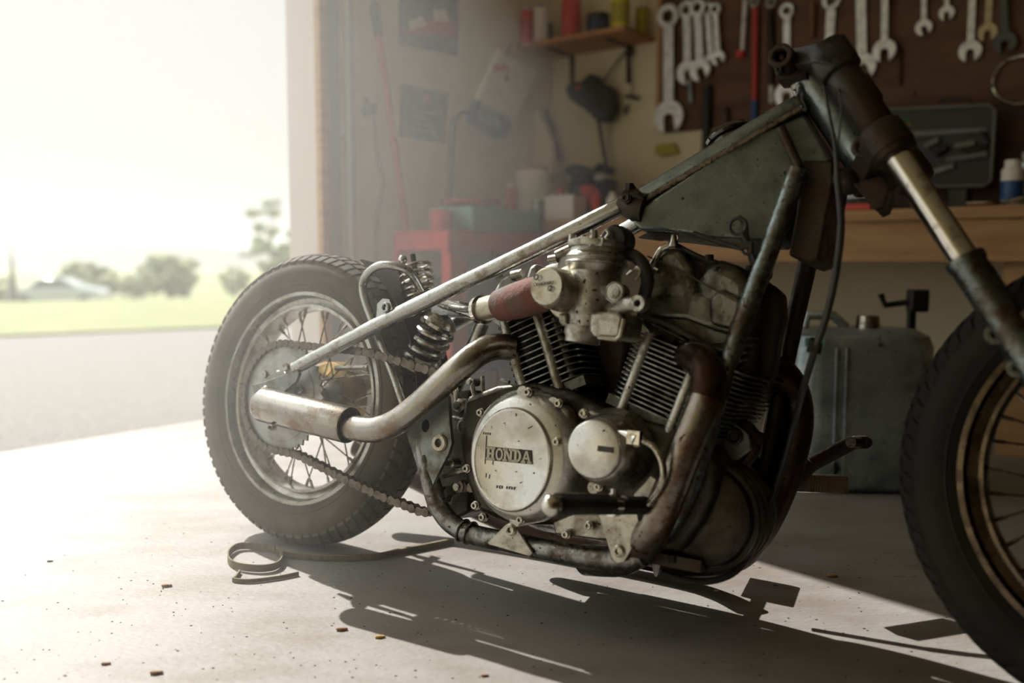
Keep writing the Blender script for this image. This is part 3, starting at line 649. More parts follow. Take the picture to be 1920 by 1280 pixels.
# ---- wheels
def wheel(name, u0, R, rimr, tw, nsp, tyre_m, rim_m, prefix_front):
    c = V(u0, 0, R); W_ = MB()
    # rim: deep drop-centre profile
    hw = tw * .74
    pr = [(rimr + .006, hw), (rimr - .004, hw + .001), (rimr - .006, hw - .003), (rimr - .009, hw * .5), (rimr - .020, hw * .42), (rimr - .024, hw * .66), (rimr - .030, hw * .68), (rimr - .034, hw * .45), (rimr - .036, 0), (rimr - .034, -hw * .45), (rimr - .030, -hw * .68), (rimr - .024, -hw * .66), (rimr - .020, -hw * .42), (rimr - .009, -hw * .5), (rimr - .006, -hw + .003), (rimr - .004, -hw - .001), (rimr + .006, -hw), (rimr + .006, -hw + .006), (rimr - .004, -hw * .5), (rimr - .014, -hw * .3), (rimr - .014, hw * .3), (rimr - .004, hw * .5), (rimr + .006, hw - .006), (rimr + .006, hw)]
    pr_old = [(rimr, -hw), (rimr + .006, -hw - .002), (rimr + .006, -hw + .006), (rimr - .012, -hw + .012), (rimr - .016, -hw * .5), (rimr - .03, -hw * .35), (rimr - .03, hw * .35), (rimr - .016, hw * .5), (rimr - .012, hw - .012), (rimr + .006, hw - .006), (rimr + .006, hw + .002), (rimr, hw), (rimr - .012, hw - .004), (rimr - .02, hw * .55), (rimr - .036, hw * .42), (rimr - .04, 0), (rimr - .036, -hw * .42), (rimr - .02, -hw * .55), (rimr - .012, -hw + .004), (rimr, -hw)]
    W_.lathe(c, (0, 1, 0), pr, 96)
    rim = part(name, W_, rim_m, angle=50)
    T_ = MB(); h = R - rimr
    prof = [(rimr - .004, -hw + .008), (rimr + h * .12, -tw * .86), (rimr + h * .4, -tw * 1.0), (rimr + h * .62, -tw * .97), (rimr + h * .82, -tw * .78), (rimr + h * .95, -tw * .42), (R, -tw * .14), (R, tw * .14), (rimr + h * .95, tw * .42), (rimr + h * .82, tw * .78), (rimr + h * .62, tw * .97), (rimr + h * .4, tw * 1.0), (rimr + h * .12, tw * .86), (rimr - .004, hw - .008)]
    prof = [(r - (.003 if r > rimr + h * .6 else 0), x) for r, x in prof]
    T_.lathe(c, (0, 1, 0), prof, 120)
    # raised sidewall bead and tread blocks
    for s in (-1, 1): T_.torus(c + Vector((0, s * tw * .90, 0)), (0, 1, 0), rimr + h * .22, .0025, 96, 6)
    nb = 74
    for i in range(nb):
        a = 2 * PI * i / nb
        for (y0, y1, ro, ri, k) in ((-.16, .16, R, R, 0), (.22, .52, R - .001, R - h * .07, .35), (-.22, -.52, R - .001, R - h * .07, -.35), (.58, .86, R - h * .09, R - h * .22, .7), (-.58, -.86, R - h * .09, R - h * .22, -.7)):
            a0 = a + abs(k) * .05; da = 2 * PI / nb * .34
            P = []
            for dr in (-.006, .0008):
                for (yy, rr_) in ((y0, ro), (y1, ri)):
                    for sg in (-1, 1):
                        aa = a0 + sg * da + (abs(yy) * .09); r_ = rr_ + dr
                        P.append(c + Vector((r_ * math.cos(aa), yy * tw, r_ * math.sin(aa))))
            T_.add(P, [(0, 1, 3, 2), (4, 6, 7, 5), (0, 4, 5, 1), (2, 3, 7, 6), (0, 2, 6, 4), (1, 5, 7, 3)])
    part('tyre', T_, tyre_m, rim, angle=30)
    # hub and spokes
    H_ = MB(); hr = .045
    H_.lathe(c, (0, 1, 0), [(0, -.07), (.012, -.07), (.012, -.05), (hr + .008, -.05), (hr + .01, -.046), (hr, -.04), (.028, -.03), (.028, .03), (hr, .04), (hr + .01, .046), (hr + .008, .05), (.012, .05), (.012, .07), (0, .07)], 32)
    part('hub', H_, 'hub', rim)
    for i in range(nsp):
        side = 1 if i % 2 else -1; a = 2 * PI * i / nsp; ta = a + (.55 if (i // 2) % 2 else -.55)
        p = c + Vector(((hr + .004) * math.cos(ta), side * .043, (hr + .004) * math.sin(ta))); q = c + Vector(((rimr - .034) * math.cos(a), side * .008, (rimr - .034) * math.sin(a)))
        sm = MB().tube([p, q], .0019, 5, 1); sm.tube([q + (p - q).normalized() * .018, q], .0036, 6, 1)
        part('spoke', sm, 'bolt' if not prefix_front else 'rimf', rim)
    return rim, c
RW, RC = wheel('rear_wheel', 0, .34, .242, .062, 36, 'tyre', 'rim', False)
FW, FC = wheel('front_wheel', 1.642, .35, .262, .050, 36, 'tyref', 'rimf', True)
# sprocket, carrier and brake drum on the rear wheel
S_ = MB(); sc0 = RC + NA * .088; N_ = 44; SR = .122
outl = []
for i in range(N_ * 2):
    a = PI * i / N_; r = SR + (.005 if i % 2 else -.004); outl.append(sc0 + Vector((r * math.cos(a), 0, r * math.sin(a))))
holes = [[sc0 + Vector((.085 * math.cos(2 * PI * k / 6) + .018 * math.cos(2 * PI * j / 12), 0, .085 * math.sin(2 * PI * k / 6) + .018 * math.sin(2 * PI * j / 12))) for j in range(12)] for k in range(6)]
S_.prism(outl, NA * .005, [])
part('sprocket', S_, 'hub', RW)
part('sprocket_carrier', MB().lathe(RC + NA * .05, NA, [(0, 0), (.08, 0), (.098, .012), (.1, .044), (.086, .047), (.06, .052), (.055, .058), (.03, .06), (.028, .07), (0, .07)], 40), 'hub', RW)
part('brake_drum', MB().lathe(RC - NA * .045, -NA, [(0, 0), (.075, 0), (.088, .01), (.09, .05), (.08, .055), (0, .058)], 40), 'brass', RW)
part('axle', MB().cyl(RC + NA * .15, RC - NA * .15, .010, seg=14), 'bolt', RW)
for k in range(6):
    a = 2 * PI * k / 6 + .3; ab = MB().lathe(sc0 + NA * .012 + Vector((.07 * math.cos(a), 0, .07 * math.sin(a))), NA, [(0, 0), (.009, 0), (.009, .008), (0, .008)], 6)
    part('sprocket_bolt', ab, 'bolt', RW)

# ---- drive chain
pitch = .0185; n = .0905
fs_c = b(890, 800, .1); fs_c = V(.52, n, .275); fr = .038
top_t = RC + Vector((.012, 0, .124)); bot_t = RC + Vector((-.03, 0, -.12))
cy = -n
def arc(c0, r, a0, a1, k): return [Vector((c0.x + r * math.cos(a0 + (a1 - a0) * i / k), cy, c0.z + r * math.sin(a0 + (a1 - a0) * i / k))) for i in range(k + 1)]
pa = arc(RC, .122, math.radians(80), math.radians(262), 30) + [Vector(b(560, 852, n)) * 1, Vector(b(640, 893, n)), Vector(b(720, 930, n)), Vector(b(800, 962, n))] + arc(fs_c, fr, math.radians(-80), math.radians(85), 8)[:0]
path = pa + [V(.50, n, .205)] + arc(V(.56, 0, .25), .045, math.radians(-110), math.radians(100), 8) + [Vector(b(820, 698, n)), Vector(b(760, 680, n)), Vector(b(690, 660, n))]
for p in path: p.y = cy
def resample(P, step, closed=True):
    Q = P + ([P[0]] if closed else []); L = [0]
    for a, c in zip(Q, Q[1:]): L.append(L[-1] + (c - a).length)
    m = max(1, round(L[-1] / step)); out = []
    if m % 2: m += 1
    j = 0
    for i in range(m):
        t = L[-1] * i / m
        while L[j + 1] < t: j += 1
        out.append(Q[j].lerp(Q[j + 1], (t - L[j]) / max(1e-9, L[j + 1] - L[j])))
    return out
cp = resample(path, pitch); ch_ = MB()
for i, p in enumerate(cp):
    q = cp[(i + 1) % len(cp)]; d = (q - p).normalized(); up = d.cross(Vector((0, 1, 0)))
    offs = .0085 if i % 2 else .0055
    for s in (-1, 1):
        pl = []
        for cc0, a0 in ((p, PI / 2), (q, -PI / 2)):
            for k in range(6):
                a = a0 + PI * k / 5; pl.append(cc0 + (d * math.cos(a) + up * math.sin(a)) * .0092)
        mid = (p + q) / 2
        pl.insert(6, mid - up * .0062); pl.append(mid + up * .0062)
        ch_.prism([v + Vector((0, s * offs, 0)) for v in pl], Vector((0, s * .0018, 0)))
    ch_.cyl(p + Vector((0, -.0095, 0)), p + Vector((0, .0105, 0)), .0055, seg=8)
part('drive_chain', ch_, 'chain', smooth=False)
part('front_sprocket', MB().lathe(V(.56, n + .004, .25), -NA, [(0, 0), (.04, 0), (.043, .003), (.04, .007), (0, .008)], 24), 'chain')

# ---- frame
FRM = MB()
near_stay = [b(553, 690, .125), b(760, 583, .105), b(1000, 468, .08), b(1175, 381, .06)]
FRM.tube(near_stay, [.0145, .0165, .0165, .0165], 16, 3)
frame_o = part('frame', FRM, 'raw'); frame_o['label'] = 'bright bare steel stay tube'
def mir(P): return [Vector((p.x, -p.y, p.z)) for p in P]
far = [Vector((p.x, -p.y * .9 , p.z)) for p in near_stay]
part('far_stay_tube', MB().tube(far, .0165, 14, 3), 'raw', frame_o)
# flattened stay end and axle plate
part('axle_plate', MB().prism([b(x, y, .125) for x, y in [(478, 722), (500, 716), (545, 700), (556, 682), (566, 700), (560, 716), (530, 740), (512, 770), (486, 772)]], NA * .008).cyl(b(497, 742, .133), b(497, 742, .150), .013, seg=6), 'plate', frame_o, bevel=.001)
part('axle_plate', MB().prism(mir([b(x, y, .125) for x, y in [(478, 722), (500, 716), (545, 700), (556, 682), (566, 700), (560, 716), (530, 740), (512, 770), (486, 772)]]), -NA * .008), 'plate', frame_o)
# tabs on the stay
tb = MB().prism([b(x, y, .112) for x, y in [(708, 600), (710, 570), (720, 560), (732, 561), (738, 575), (740, 592)]], NA * .005)
tb.torus(b(722, 576, .12), NA, .008, .003, 16, 6); part('stay_tab', tb, 'raw', frame_o)
# seat hoop strap
hp = [b(790, 545, .02), b(770, 512, .05), b(745, 499, .07), b(712, 498, .08), b(690, 512, .08), b(680, 535, .08), b(686, 568, .08), b(703, 612, .08), b(722, 662, .08), b(742, 715, .08), b(758, 760, .08)]
part('seat_hoop', MB().tube(hp, .0092, 10, 6), 'raw', frame_o)
# brown fender blade in front of the tyre
fb = MB(); rows_ = []
for i in range(9):
    a = math.radians(62 - i * 9); r = .362
    rows_.append([V(r * math.cos(a) * 1.0, yv, .34 + r * math.sin(a)) for yv in (-.06, -.05, -.02, .02, .05, .06)] + [V((r - .003) * math.cos(a), yv, .34 + (r - .003) * math.sin(a)) for yv in (.06, .05, .02, -.02, -.05, -.06)])
fb.ring_loft(rows_); part('inner_guard', fb, 'rustdark', frame_o)
# down tubes and cradle
dn = [b(1497, 318, .075), b(1478, 372, .08), b(1440, 475, .088), b(1386, 620, .10), b(1345, 748, .11), b(1312, 860, .12), b(1277, 950, .128), b(1235, 1010, .13), b(1185, 1047, .13)]
DT = part('down_tube', MB().tube(dn, .0165, 16, 5), 'down', frame_o)
rl = [b(1205, 1040, .13), b(1170, 1050, .13), b(1080, 1041, .13), b(960, 1017, .13), b(890, 1003, .13), b(848, 982, .13), b(822, 948, .13), b(808, 905, .13), b(797, 865, .13), b(788, 820, .13)]
part('lower_rail', MB().tube(rl, [.0195] * 8 + [.016, .014], 18, 5), 'rail', frame_o)
rc = MB()
for x, y in ((868, 994), (882, 999)): rc.torus(b(x, y, .13), (b(890, 1003, .13) - b(848, 982, .13)), .0205, .003, 28, 8)
part('rail_clamp', rc, 'rail', frame_o)
fdn = [b(1542, 330, -.07), b(1517, 480, -.085), b(1490, 600, -.10), b(1462, 730, -.11), b(1436, 850, -.12), b(1405, 955, -.128), b(1362, 1025, -.13), b(1300, 1058, -.13), b(1240, 1050, -.13), b(1150, 1030, -.13)]
part('far_down_tube', MB().tube(fdn, .0165, 14, 5), 'rustdark', frame_o)['label'] = 'rusty far side down tube'
part('far_lower_rail', MB().tube(mir(rl), .0185, 14, 5), 'rail', frame_o)
# gusset behind the steering head
ga, gb_ = b(1520, 296, .07), b(1470, 470, .085)
gu = MB().prism([b(1505, 300, .055), b(1562, 300, .055), b(1562, 345, .055), b(1534, 486, .055), b(1515, 492, .055), b(1478, 478, .055), b(1492, 400, .055)], -NA * .11)
part('neck_gusset', gu, 'rustdark', frame_o, bevel=.004)['label'] = 'dark gusset between the down tubes'
# steering head tube with weld
hA, hB_ = b(1525, 152, 0), b(1632, 308, 0)
ht = MB().lathe(hA, hB_ - hA, [(0, 0), (.038, 0), (.039, .004), (.036, .01), (.036, .05), (.036, (hB_ - hA).length - .02), (.037, (hB_ - hA).length - .008), (.036, (hB_ - hA).length), (0, (hB_ - hA).length)], 28)
part('head_tube', ht, 'tank', frame_o)['label'] = 'grey welded steering head tube'
wd = MB()
for q in range(26):
    t = q / 25; p = Vector(b(1492, 172, .033)).lerp(Vector(b(1506, 205, .04)), t); wd.blob(p, (.006, .006, .005), 8)
for q in range(20):
    t = q / 19; p = Vector(b(1500, 160, .033)).lerp(Vector(b(1494, 185, .036)), t); wd.blob(p, (.005, .005, .004), 8)
part('weld_bead', wd, 'raw', frame_o)
# tank box (folded sheet between the top tubes)
sp_ = [(1186, 402), (1196, 392), (1230, 368), (1300, 322), (1400, 262), (1500, 203), (1520, 235), (1548, 288), (1545, 305), (1508, 318), (1480, 380), (1452, 440), (1440, 447), (1330, 443), (1240, 432), (1200, 430), (1186, 420)]
side = [b(x, y, .07) for x, y in sp_]
def tn(p): return .07 - .034 * min(1, max(0, (p.x - 1.04) / .09))
nr_ = [Vector((p.x, -tn(p), p.z)) for p in side]; fr_ = [Vector((p.x, tn(p), p.z)) for p in side]; ns_ = len(side)
tkm = MB().add(nr_ + fr_, [tuple(range(ns_)), tuple(range(ns_, 2 * ns_))[::-1]] + [(i, (i + 1) % ns_, (i + 1) % ns_ + ns_, i + ns_) for i in range(ns_)])
TK = part('fuel_tank', tkm, 'tank', bevel=.006, seg=3, angle=25)
TK['label'] = 'grey green wedge shaped sheet metal tank'
tl = [b(1190, 378, .05), b(1240, 348, .05), b(1320, 300, .05), b(1410, 247, .047), b(1498, 196, .03)]
part('top_tube', MB().tube(tl, .0175, 14, 3), 'tank', TK)
part('far_top_tube', MB().tube([Vector((p.x, .05, p.z)) for p in tl], .0175, 12, 3), 'tank', TK)
part('top_skin', MB().prism([p + Vector((0, 0, .012)) for p in (tl[0], tl[2], tl[4])] + [Vector((p.x, .05, p.z + .012)) for p in (tl[4], tl[2], tl[0])], (0, 0, -.003)), 'tank', TK)
sm = MB()
for i in range(70):
    t = i / 69; j = min(int(t * 4), 3); p = Vector(tl[j]).lerp(Vector(tl[j + 1]), t * 4 - j) + NA * .019 + Vector((.006, 0, -.014 + random.uniform(-.001, .001)))
    sm.blob(p, (.006, .0035, .0045), 8)
part('weld_seam', sm, 'seam', TK)['label'] = 'rusty weld seam'
rb = MB().tube([b(1464, 240, .06), b(1480, 275, .062), b(1499, 315, .07)], .0085, 10, 3)
part('corner_brace', rb, 'rustdark', TK)
w2 = MB()
for i in range(44):
    t = i / 43; p = Vector(b(1496, 322, .072)).lerp(Vector(b(1450, 437, .076)), t); w2.blob(p, (.004, .004, .004), 6)
part('side_weld', w2, 'raw', TK)
eb = MB(); eb.tube([b(1176, 376, .055), b(1196, 388, .06), b(1212, 392, .06)], .028, 16, 3)
part('end_collar', eb, 'rustdark', TK)
nb_ = MB(); bolt(nb_, b(1175, 372, .09)); nb_.tube([b(1166, 374, .08), b(1190, 366, .085), b(1205, 372, .08)], .006, 8, 3); nb_.cyl(b(1178, 362, .07), b(1180, 345, .07), .009, seg=6); nb_.cyl(b(1190, 368, .06), b(1178, 350, .06), .011, seg=10)
part('seat_bolt', nb_, 'blackm', TK)
# filler cap
fc = b(1372, 246, 0.0); fax = Vector((-.5, 0, .86)).normalized()
cpb = MB().lathe(b(1374, 272, 0), Vector((-.42, 0, .9)), [(0, 0), (.036, 0), (.036, .012), (.043, .014), (.045, .019), (.040, .027), (.026, .034), (0, .037)], 32)
part('filler_cap', cpb, 'darkchrome', TK, angle=35)['label'] = 'dark chrome filler cap'
part('drain_lug', MB().prism([b(x, y, .03) for x, y in [(1200, 447), (1225, 434), (1262, 436), (1270, 448), (1240, 452)]], NA * .01).cyl(b(1262, 447, .02), b(1262, 462, .02), .009, seg=10), 'rustdark', TK)

# choke lever assembly under the tank
lv = MB(); lv.torus(b(1384, 424, .10), NA, .014, .003, 24, 8); lv.torus(b(1401, 468, .10), NA, .0075, .0025, 18, 8)
lv.tube([b(1391, 436, .10), b(1403, 458, .10)], .0045, 8, 1); lv.tube([b(1397, 420, .098), b(1404, 455, .098), b(1412, 480, .098), b(1424, 515, .095)], .0035, 8, 4)
lv.tube([b(1386, 406, .09), b(1398, 425, .095), b(1400, 445, .095)], .004, 8, 4)
lv.tube([b(1300, 437, .09), b(1345, 452, .095), b(1392, 466, .1)], .0045, 8, 3)
lv.box(b(1401, 460, .1), (.018, .01, .012))
part('choke_linkage', lv, 'blackm')
part('coil_bracket', MB().prism([b(x, y, .02) for x, y in [(1402, 448), (1452, 446), (1450, 520), (1432, 540), (1412, 490)]], NA * .03), 'blackm', bevel=.004)

# ---- front fork
FK = MB()
fA = b(1574, 130, .095); fB = b(1918, 652, .095); fd = (fB - fA).normalized()
def fp(t, n_=.095): q = fA + (fB - fA) * t; return Vector((q.x, -n_, q.z))
L1 = (fB - fA).length
for s in (1, -1):
    if s == 1: FORK = part('front_fork', MB().tube([fp(.02), fp(.95)], .0205, 20, 1), 'chrome'); FORK['label'] = 'chrome fork stanchion'
    else: part('far_stanchion', MB().tube([fp(.02, -.095), fp(.95, -.095)], .0205, 20, 1), 'chrome', FORK)
    n_ = .095 * s
    part('upper_shroud', MB().tube([fp(-.03, n_), fp(-.02, n_), fp(.225, n_), fp(.235, n_)], [.024, .0265, .0275, .024], 20, 1), 'rustdark', FORK)
    part('slider', MB().tube([fp(.70, n_), fp(.705, n_), fp(.725, n_), fp(.735, n_), fp(1.0, n_), fp(1.75, n_)], [.024, .029, .029, .026, .027, .027], 22, 1), 'down', FORK)
# triple clamps
st = (b(1500, 140, 0), b(1612, 335, 0)); sdv = (hB_ - hA).normalized()
top_c = hA - sdv * .028; bot_c = hB_ + sdv * .016
def yoke(ctr, th, t_):
    mbk = MB(); a, c = fp(t_, .095), fp(t_, -.095); e2 = Vector((0, 1, 0))
    e1 = (a + c) / 2 - ctr; fl_ = e1.length; e1.normalize(); nn = e1.cross(e2).normalized()
    if nn.dot(sdv) < 0: nn = -nn
    def cir(c0, r, s0, s1, k=8): return [c0 + (e1 * math.cos(s0 + (s1 - s0) * i / k) + e2 * math.sin(s0 + (s1 - s0) * i / k)) * r for i in range(k + 1)]
    out = cir(ctr, .048, PI * .7, PI * 1.3) + cir(a, .036, PI * 1.2, PI * 2.2) + [ctr + e1 * (fl_ * .6)] + cir(c, .036, -PI * .2, PI * .8)
    mbk.prism([p - nn * th / 2 for p in out], nn * th)
    for q in (a, c): mbk.lathe(q - fd * th * .8, fd, [(.0, 0), (.032, 0), (.034, .004), (.034, th * 1.6 - .004), (.032, th * 1.6), (0, th * 1.6)], 24)
    return mbk, a, c
mbk, a, c_pt = yoke(top_c, .034, -.035)
mbk.lathe(top_c - sdv * .028, sdv, [(0, 0), (.018, 0), (.02, .004), (.02, .03), (0, .03)], 6)
YT = part('upper_triple_clamp', mbk, 'blackm', FORK, bevel=.003)
mbk, a2, c2_ = yoke(bot_c, .036, .285)
part('lower_triple_clamp', mbk, 'rustdark', FORK, bevel=.003)
pb = MB(); pb.torus(b(1619, 275, .09), NA, .013, .006, 20, 8); pb.cyl(b(1619, 275, .02), b(1619, 275, .085), .009, seg=12)
pb.prism([b(x, y, .05) for x, y in [(1600, 345), (1650, 330), (1665, 350), (1655, 385), (1640, 392), (1625, 375)]], -NA * .07); pb.blob(b(1585, 340, .03), (.03, .03, .022))
part('clamp_bolt', pb, 'rustdark', FORK)
# bar mount with open end facing the camera
bm_ = MB().lathe(b(1470, 112, .075), NA, [(.010, -.004), (.010, .02), (.013, .024), (.0195, .024), (.021, .02), (.021, -.02), (.018, -.03), (.018, -.14), (0, -.14)], 24)
bm_.lathe(b(1470, 112, .075), NA, [(0, 0), (.006, 0), (.006, .012), (0, .014)], 6)
bm_.box(b(1492, 128, .03), (.05, .05, .05)); bolt(bm_, b(1462, 133, .09), .006)
part('bar_mount', bm_, 'rustdark', FORK, bevel=.001)
part('stem_nut', MB().cyl(b(1502, 96, .05), b(1492, 102, .06), .008, seg=8), 'chrome', FORK)
part('bearing_cup', MB().lathe(hA - sdv * .016, sdv, [(0, 0), (.034, 0), (.037, .006), (.037, .016), (0, .016)], 28), 'tab', FORK)
lg = MB()
for x, y in ((1866, 628), (1907, 690)):
    p = b(x, y, .10); q = p + Vector((.03, 0, .018)); lg.lathe(p - NA * .008, NA, [(.006, 0), (.014, 0), (.014, .018), (.006, .018), (.006, 0)], 20); lg.prism([p + Vector((.003, 0, .012)), p + Vector((.005, 0, -.013)), q + Vector((.025, 0, -.02)), q + Vector((.02, 0, .03))], NA * .01)
part('caliper_lug', lg, 'down', FORK)

# ---- control cable
cb = [b(1538, 126, .06), b(1545, 160, .10), b(1556, 220, .13), b(1567, 280, .14), b(1571, 340, .14), b(1576, 390, .14), b(1577, 430, .14), b(1572, 480, .14), b(1560, 550, .13), b(1543, 615, .12), b(1528, 655, .11), b(1506, 730, .06), b(1490, 790, 0), b(1466, 880, -.02), b(1436, 970, 0), b(1405, 1040, .02), b(1372, 1076, .04), b(1325, 1090, .06), b(1280, 1086, .08), b(1238, 1072, .10)]
CB = part('control_cable', MB().tube(cb, [.0022, .0024, .0026, .0035, .0052] + [.0058] * 15, 10, 5), 'black')
part('cable_adjuster', MB().tube([b(1530, 640, .11), b(1531, 640, .11) * .999, b(1525, 662, .11)], .011, 6, 1), 'blackm', CB)
part('thin_wire', MB().tube([b(1548, 130, .06), b(1566, 150, .1), b(1577, 190, .13), b(1575, 240, .14), b(1567, 290, .14)], .0018, 6, 5), 'blackm', CB)

# ---- engine crankcase
cr = [(868, 745), (930, 722), (1000, 716), (1060, 728), (1130, 765), (1200, 785), (1260, 800), (1325, 838), (1345, 875), (1338, 930), (1312, 985), (1275, 1035), (1200, 1030), (1130, 1005), (1040, 985), (960, 985), (895, 960), (872, 900), (858, 820)]
ENG = part('engine', MB().prism([b(x, y, .115) for x, y in cr], -NA * .235), 'case', bevel=.012, seg=3)
# front sump bulge with ribs
sm_ = MB(); cS = b(1345, 960, .0); sm_.lathe(cS + NA * .09, -NA, [(0, 0), (.06, 0), (.082, .012), (.088, .03), (.088, .15), (.08, .17), (0, .18)], 32)
for k in range(4): sm_.lathe(cS + NA * (.07 - k * .03), -NA, [(.088, 0), (.094, .003), (.094, .006), (.088, .009)], 32)
part('sump', sm_, 'case', ENG)
bb = MB()
for x, y, n_ in ((1260, 1040, .1), (1322, 1048, .06), (1290, 1052, .08)): bb.cyl(b(x, y, n_), b(x, y + 14, n_), .008, seg=8)
bb.box(b(1290, 1045, .04), (.09, .12, .02)); part('drain_fittings', bb, 'rustdark', ENG)
# alternator cover
Rz = (b(968, 728, .17) - b(968, 985, .17)).length / 2; ac = (b(968, 728, .17) + b(968, 985, .17)) / 2
ac = Vector((ac.x, -.115, ac.z))
AC = part('alternator_cover', MB().lathe(ac, NA, [(0, 0), (Rz, 0), (Rz, .028), (Rz - .004, .04), (Rz - .014, .052), (Rz - .02, .0555), (0, .0565)], 56, sx=1.0, sy=.93, xdir=(0, 0, 1)), 'alt', ENG, angle=60)
AC['label'] = 'large pale round side cover'
# flow of the cover towards the clutch housing
part('case_skirt', MB().prism([b(x, y, .15) for x, y in [(985, 732), (1030, 742), (1062, 770), (1075, 830), (1072, 900), (1050, 950), (1000, 975), (960, 900)]], -NA * .04), 'alt', ENG, bevel=.008, seg=3)
dk = b(957, 861, .178); Rd = (b(957, 762, .178) - b(957, 960, .178)).length / 2
part('cover_disc', MB().lathe(Vector((dk.x, -.168, dk.z)), NA, [(0, 0), (Rd, 0), (Rd, .006), (Rd - .003, .010), (Rd - .006, .0105), (Rd - .009, .009), (0, .009)], 56, sx=1.0, sy=.89, xdir=(0, 0, 1)), 'alt', AC)
ys = .1775
# raised lettering on a dark plaque
A0, A1 = b(913, 849, ys), b(997, 857, ys); tx = (A1 - A0).normalized(); ty = (Vector((0, 0, 1)) - tx * tx.z).normalized(); TW = (A1 - A0).length; LH = TW * .22
def tp(x, y): return A0 + tx * x * TW + ty * y * LH
nf = MB(); e_ = NA * .0009
def bar(mb, x0, y0, x1, y1, x2, y2, x3, y3, d=e_, o=Vector((0, 0, 0))): mb.prism([tp(x0, y0) + o, tp(x1, y1) + o, tp(x2, y2) + o, tp(x3, y3) + o], d)
bar(nf, -.03, -.60, 1.02, -.60, .99, .58, -.03, .58); bar(nf, -.035, -.95, -.02, -.95, -.02, 1.5, -.035, 1.5)
part('dark_plaque', nf, 'ink', AC, smooth=False)
lt = MB(); lo = NA * .0009; LD = NA * .0012
def q4(x0, x1, y0, y1): bar(lt, x0, y0, x1, y0, x1, y1, x0, y1, LD, lo)
def serif(x, y, wd=.05): q4(x - wd, x + wd, y - .09, y + .09)
cw = .2
def stem(x, w_=.028): q4(x - w_, x + w_, -.5, .5); serif(x, .46); serif(x, -.46)
stem(.045); stem(.145); q4(.045, .145, -.08, .08)                                        # H
def oval(cx_, rx, ry, a0=0, a1=2 * PI, k=20, tk=.42):
    o_ = [tp(cx_ + rx * math.cos(a0 + (a1 - a0) * i / k), ry * math.sin(a0 + (a1 - a0) * i / k)) + lo for i in range(k + (0 if a1 - a0 > 6 else 1))]
    h_ = [tp(cx_ + rx * (1 - tk) * math.cos(a0 + (a1 - a0) * i / k), ry * .66 * math.sin(a0 + (a1 - a0) * i / k)) + lo for i in range(k + (0 if a1 - a0 > 6 else 1))]
    for i in range(len(o_) if a1 - a0 > 6 else len(o_) - 1):
        j = (i + 1) % len(o_); lt.prism([o_[i], o_[j], h_[j], h_[i]], LD)
oval(.295, .082, .54)                                                                      # O
stem(.425, .022); stem(.555, .022); bar(lt, .41, .5, .46, .5, .57, -.5, .52, -.5, LD, lo)   # N
stem(.655, .026); oval(.68, .10, .54, -PI / 2, PI / 2, 12, .45)                            # D
bar(lt, .80, -.5, .84, -.5, .905, .5, .875, .5, LD, lo); bar(lt, .95, -.5, .99, -.5, .915, .5, .875, .5, LD, lo); q4(.845, .94, -.22, -.06); serif(.83, -.46, .045); serif(.965, -.46, .045)  # A
part('raised_lettering', lt, 'letter', AC, smooth=False)
sl = MB()   # tiny unreadable stamping below and above the plaque
for i in range(8):
    if i == 4: part('small_stamping', sl, 'ink', AC, smooth=False); sl = MB()
    if i == 3: continue
    p = b(932 + i * 4.6, 912 + i * .45, ys); sl.box(p, (.0025, .001, .005)); 
    if i % 2: sl.box(p + Vector((.001, 0, .002)), (.004, .001, .0012))
part('small_stamping', sl, 'ink', AC, smooth=False); sl = MB()
for i in range(4): p = b(907 + i * 4, 812 + i * .4, ys); sl.box(p, (.0022, .001, .004))
part('small_stamping', sl, 'ink', AC, smooth=False)
# scratches and pits
sc_ = MB()
for x, y, l, a in ((932, 772, 7, .5), (967, 775, 5, -1.4), (990, 803, 9, .5), (971, 827, 2.5, 0), (924, 871, 8, 1.5), (911, 895, 8, 1.5), (917, 897, 8, 1.4), (928, 882, 3, 0), (966, 884, 3, 0), (945, 793, 2, 0), (975, 905, 3, .4), (1000, 888, 3, 1.2), (1030, 875, 4, .3)):
    p = b(x, y, ys - (.0 if x < 1010 else .02)); q = b(x + l * math.cos(a), y - l * math.sin(a), ys - (.0 if x < 1010 else .02)); sc_.tube([p, q + Vector((1e-4, 0, 0))], .0009, 6, 1)
part('scratches', sc_, 'ink', AC)
# clutch / starter cover
cc2 = b(1140, 842, .15); r2 = (b(1140, 770, .15) - b(1140, 905, .15)).length / 2
CC = part('clutch_cover', MB().lathe(Vector((cc2.x, -.115, cc2.z)), NA, [(0, 0), (r2 * 1.16, 0), (r2 * 1.16, .02), (r2 * 1.02, .03), (r2 * .98, .055), (r2 * .88, .073), (r2 * .8, .078), (0, .081)], 48), 'cast', ENG, angle=60)
CC['label'] = 'round domed clutch cover'
d2 = b(1112, 842, .2); rd2 = (b(1112, 785, .2) - b(1112, 900, .2)).length / 2
part('cover_cap', MB().lathe(Vector((d2.x, -.178, d2.z)), NA, [(0, 0), (rd2 * 1.02, 0), (rd2, .015), (rd2 * .96, .020), (rd2 * .9, .0215), (0, .0205)], 44), 'alt', CC, angle=60)
nk = MB(); nk.box(b(1136, 842, .2), (.028, .006, .009)); part('index_mark', nk, 'case', CC)
arm = MB().prism([b(x, y, .145) for x, y in [(1092, 770), (1108, 768), (1170, 790), (1200, 812), (1196, 826), (1150, 800)]], -NA * .03); part('case_web', arm, 'cast', CC, bevel=.004)
bt = MB()
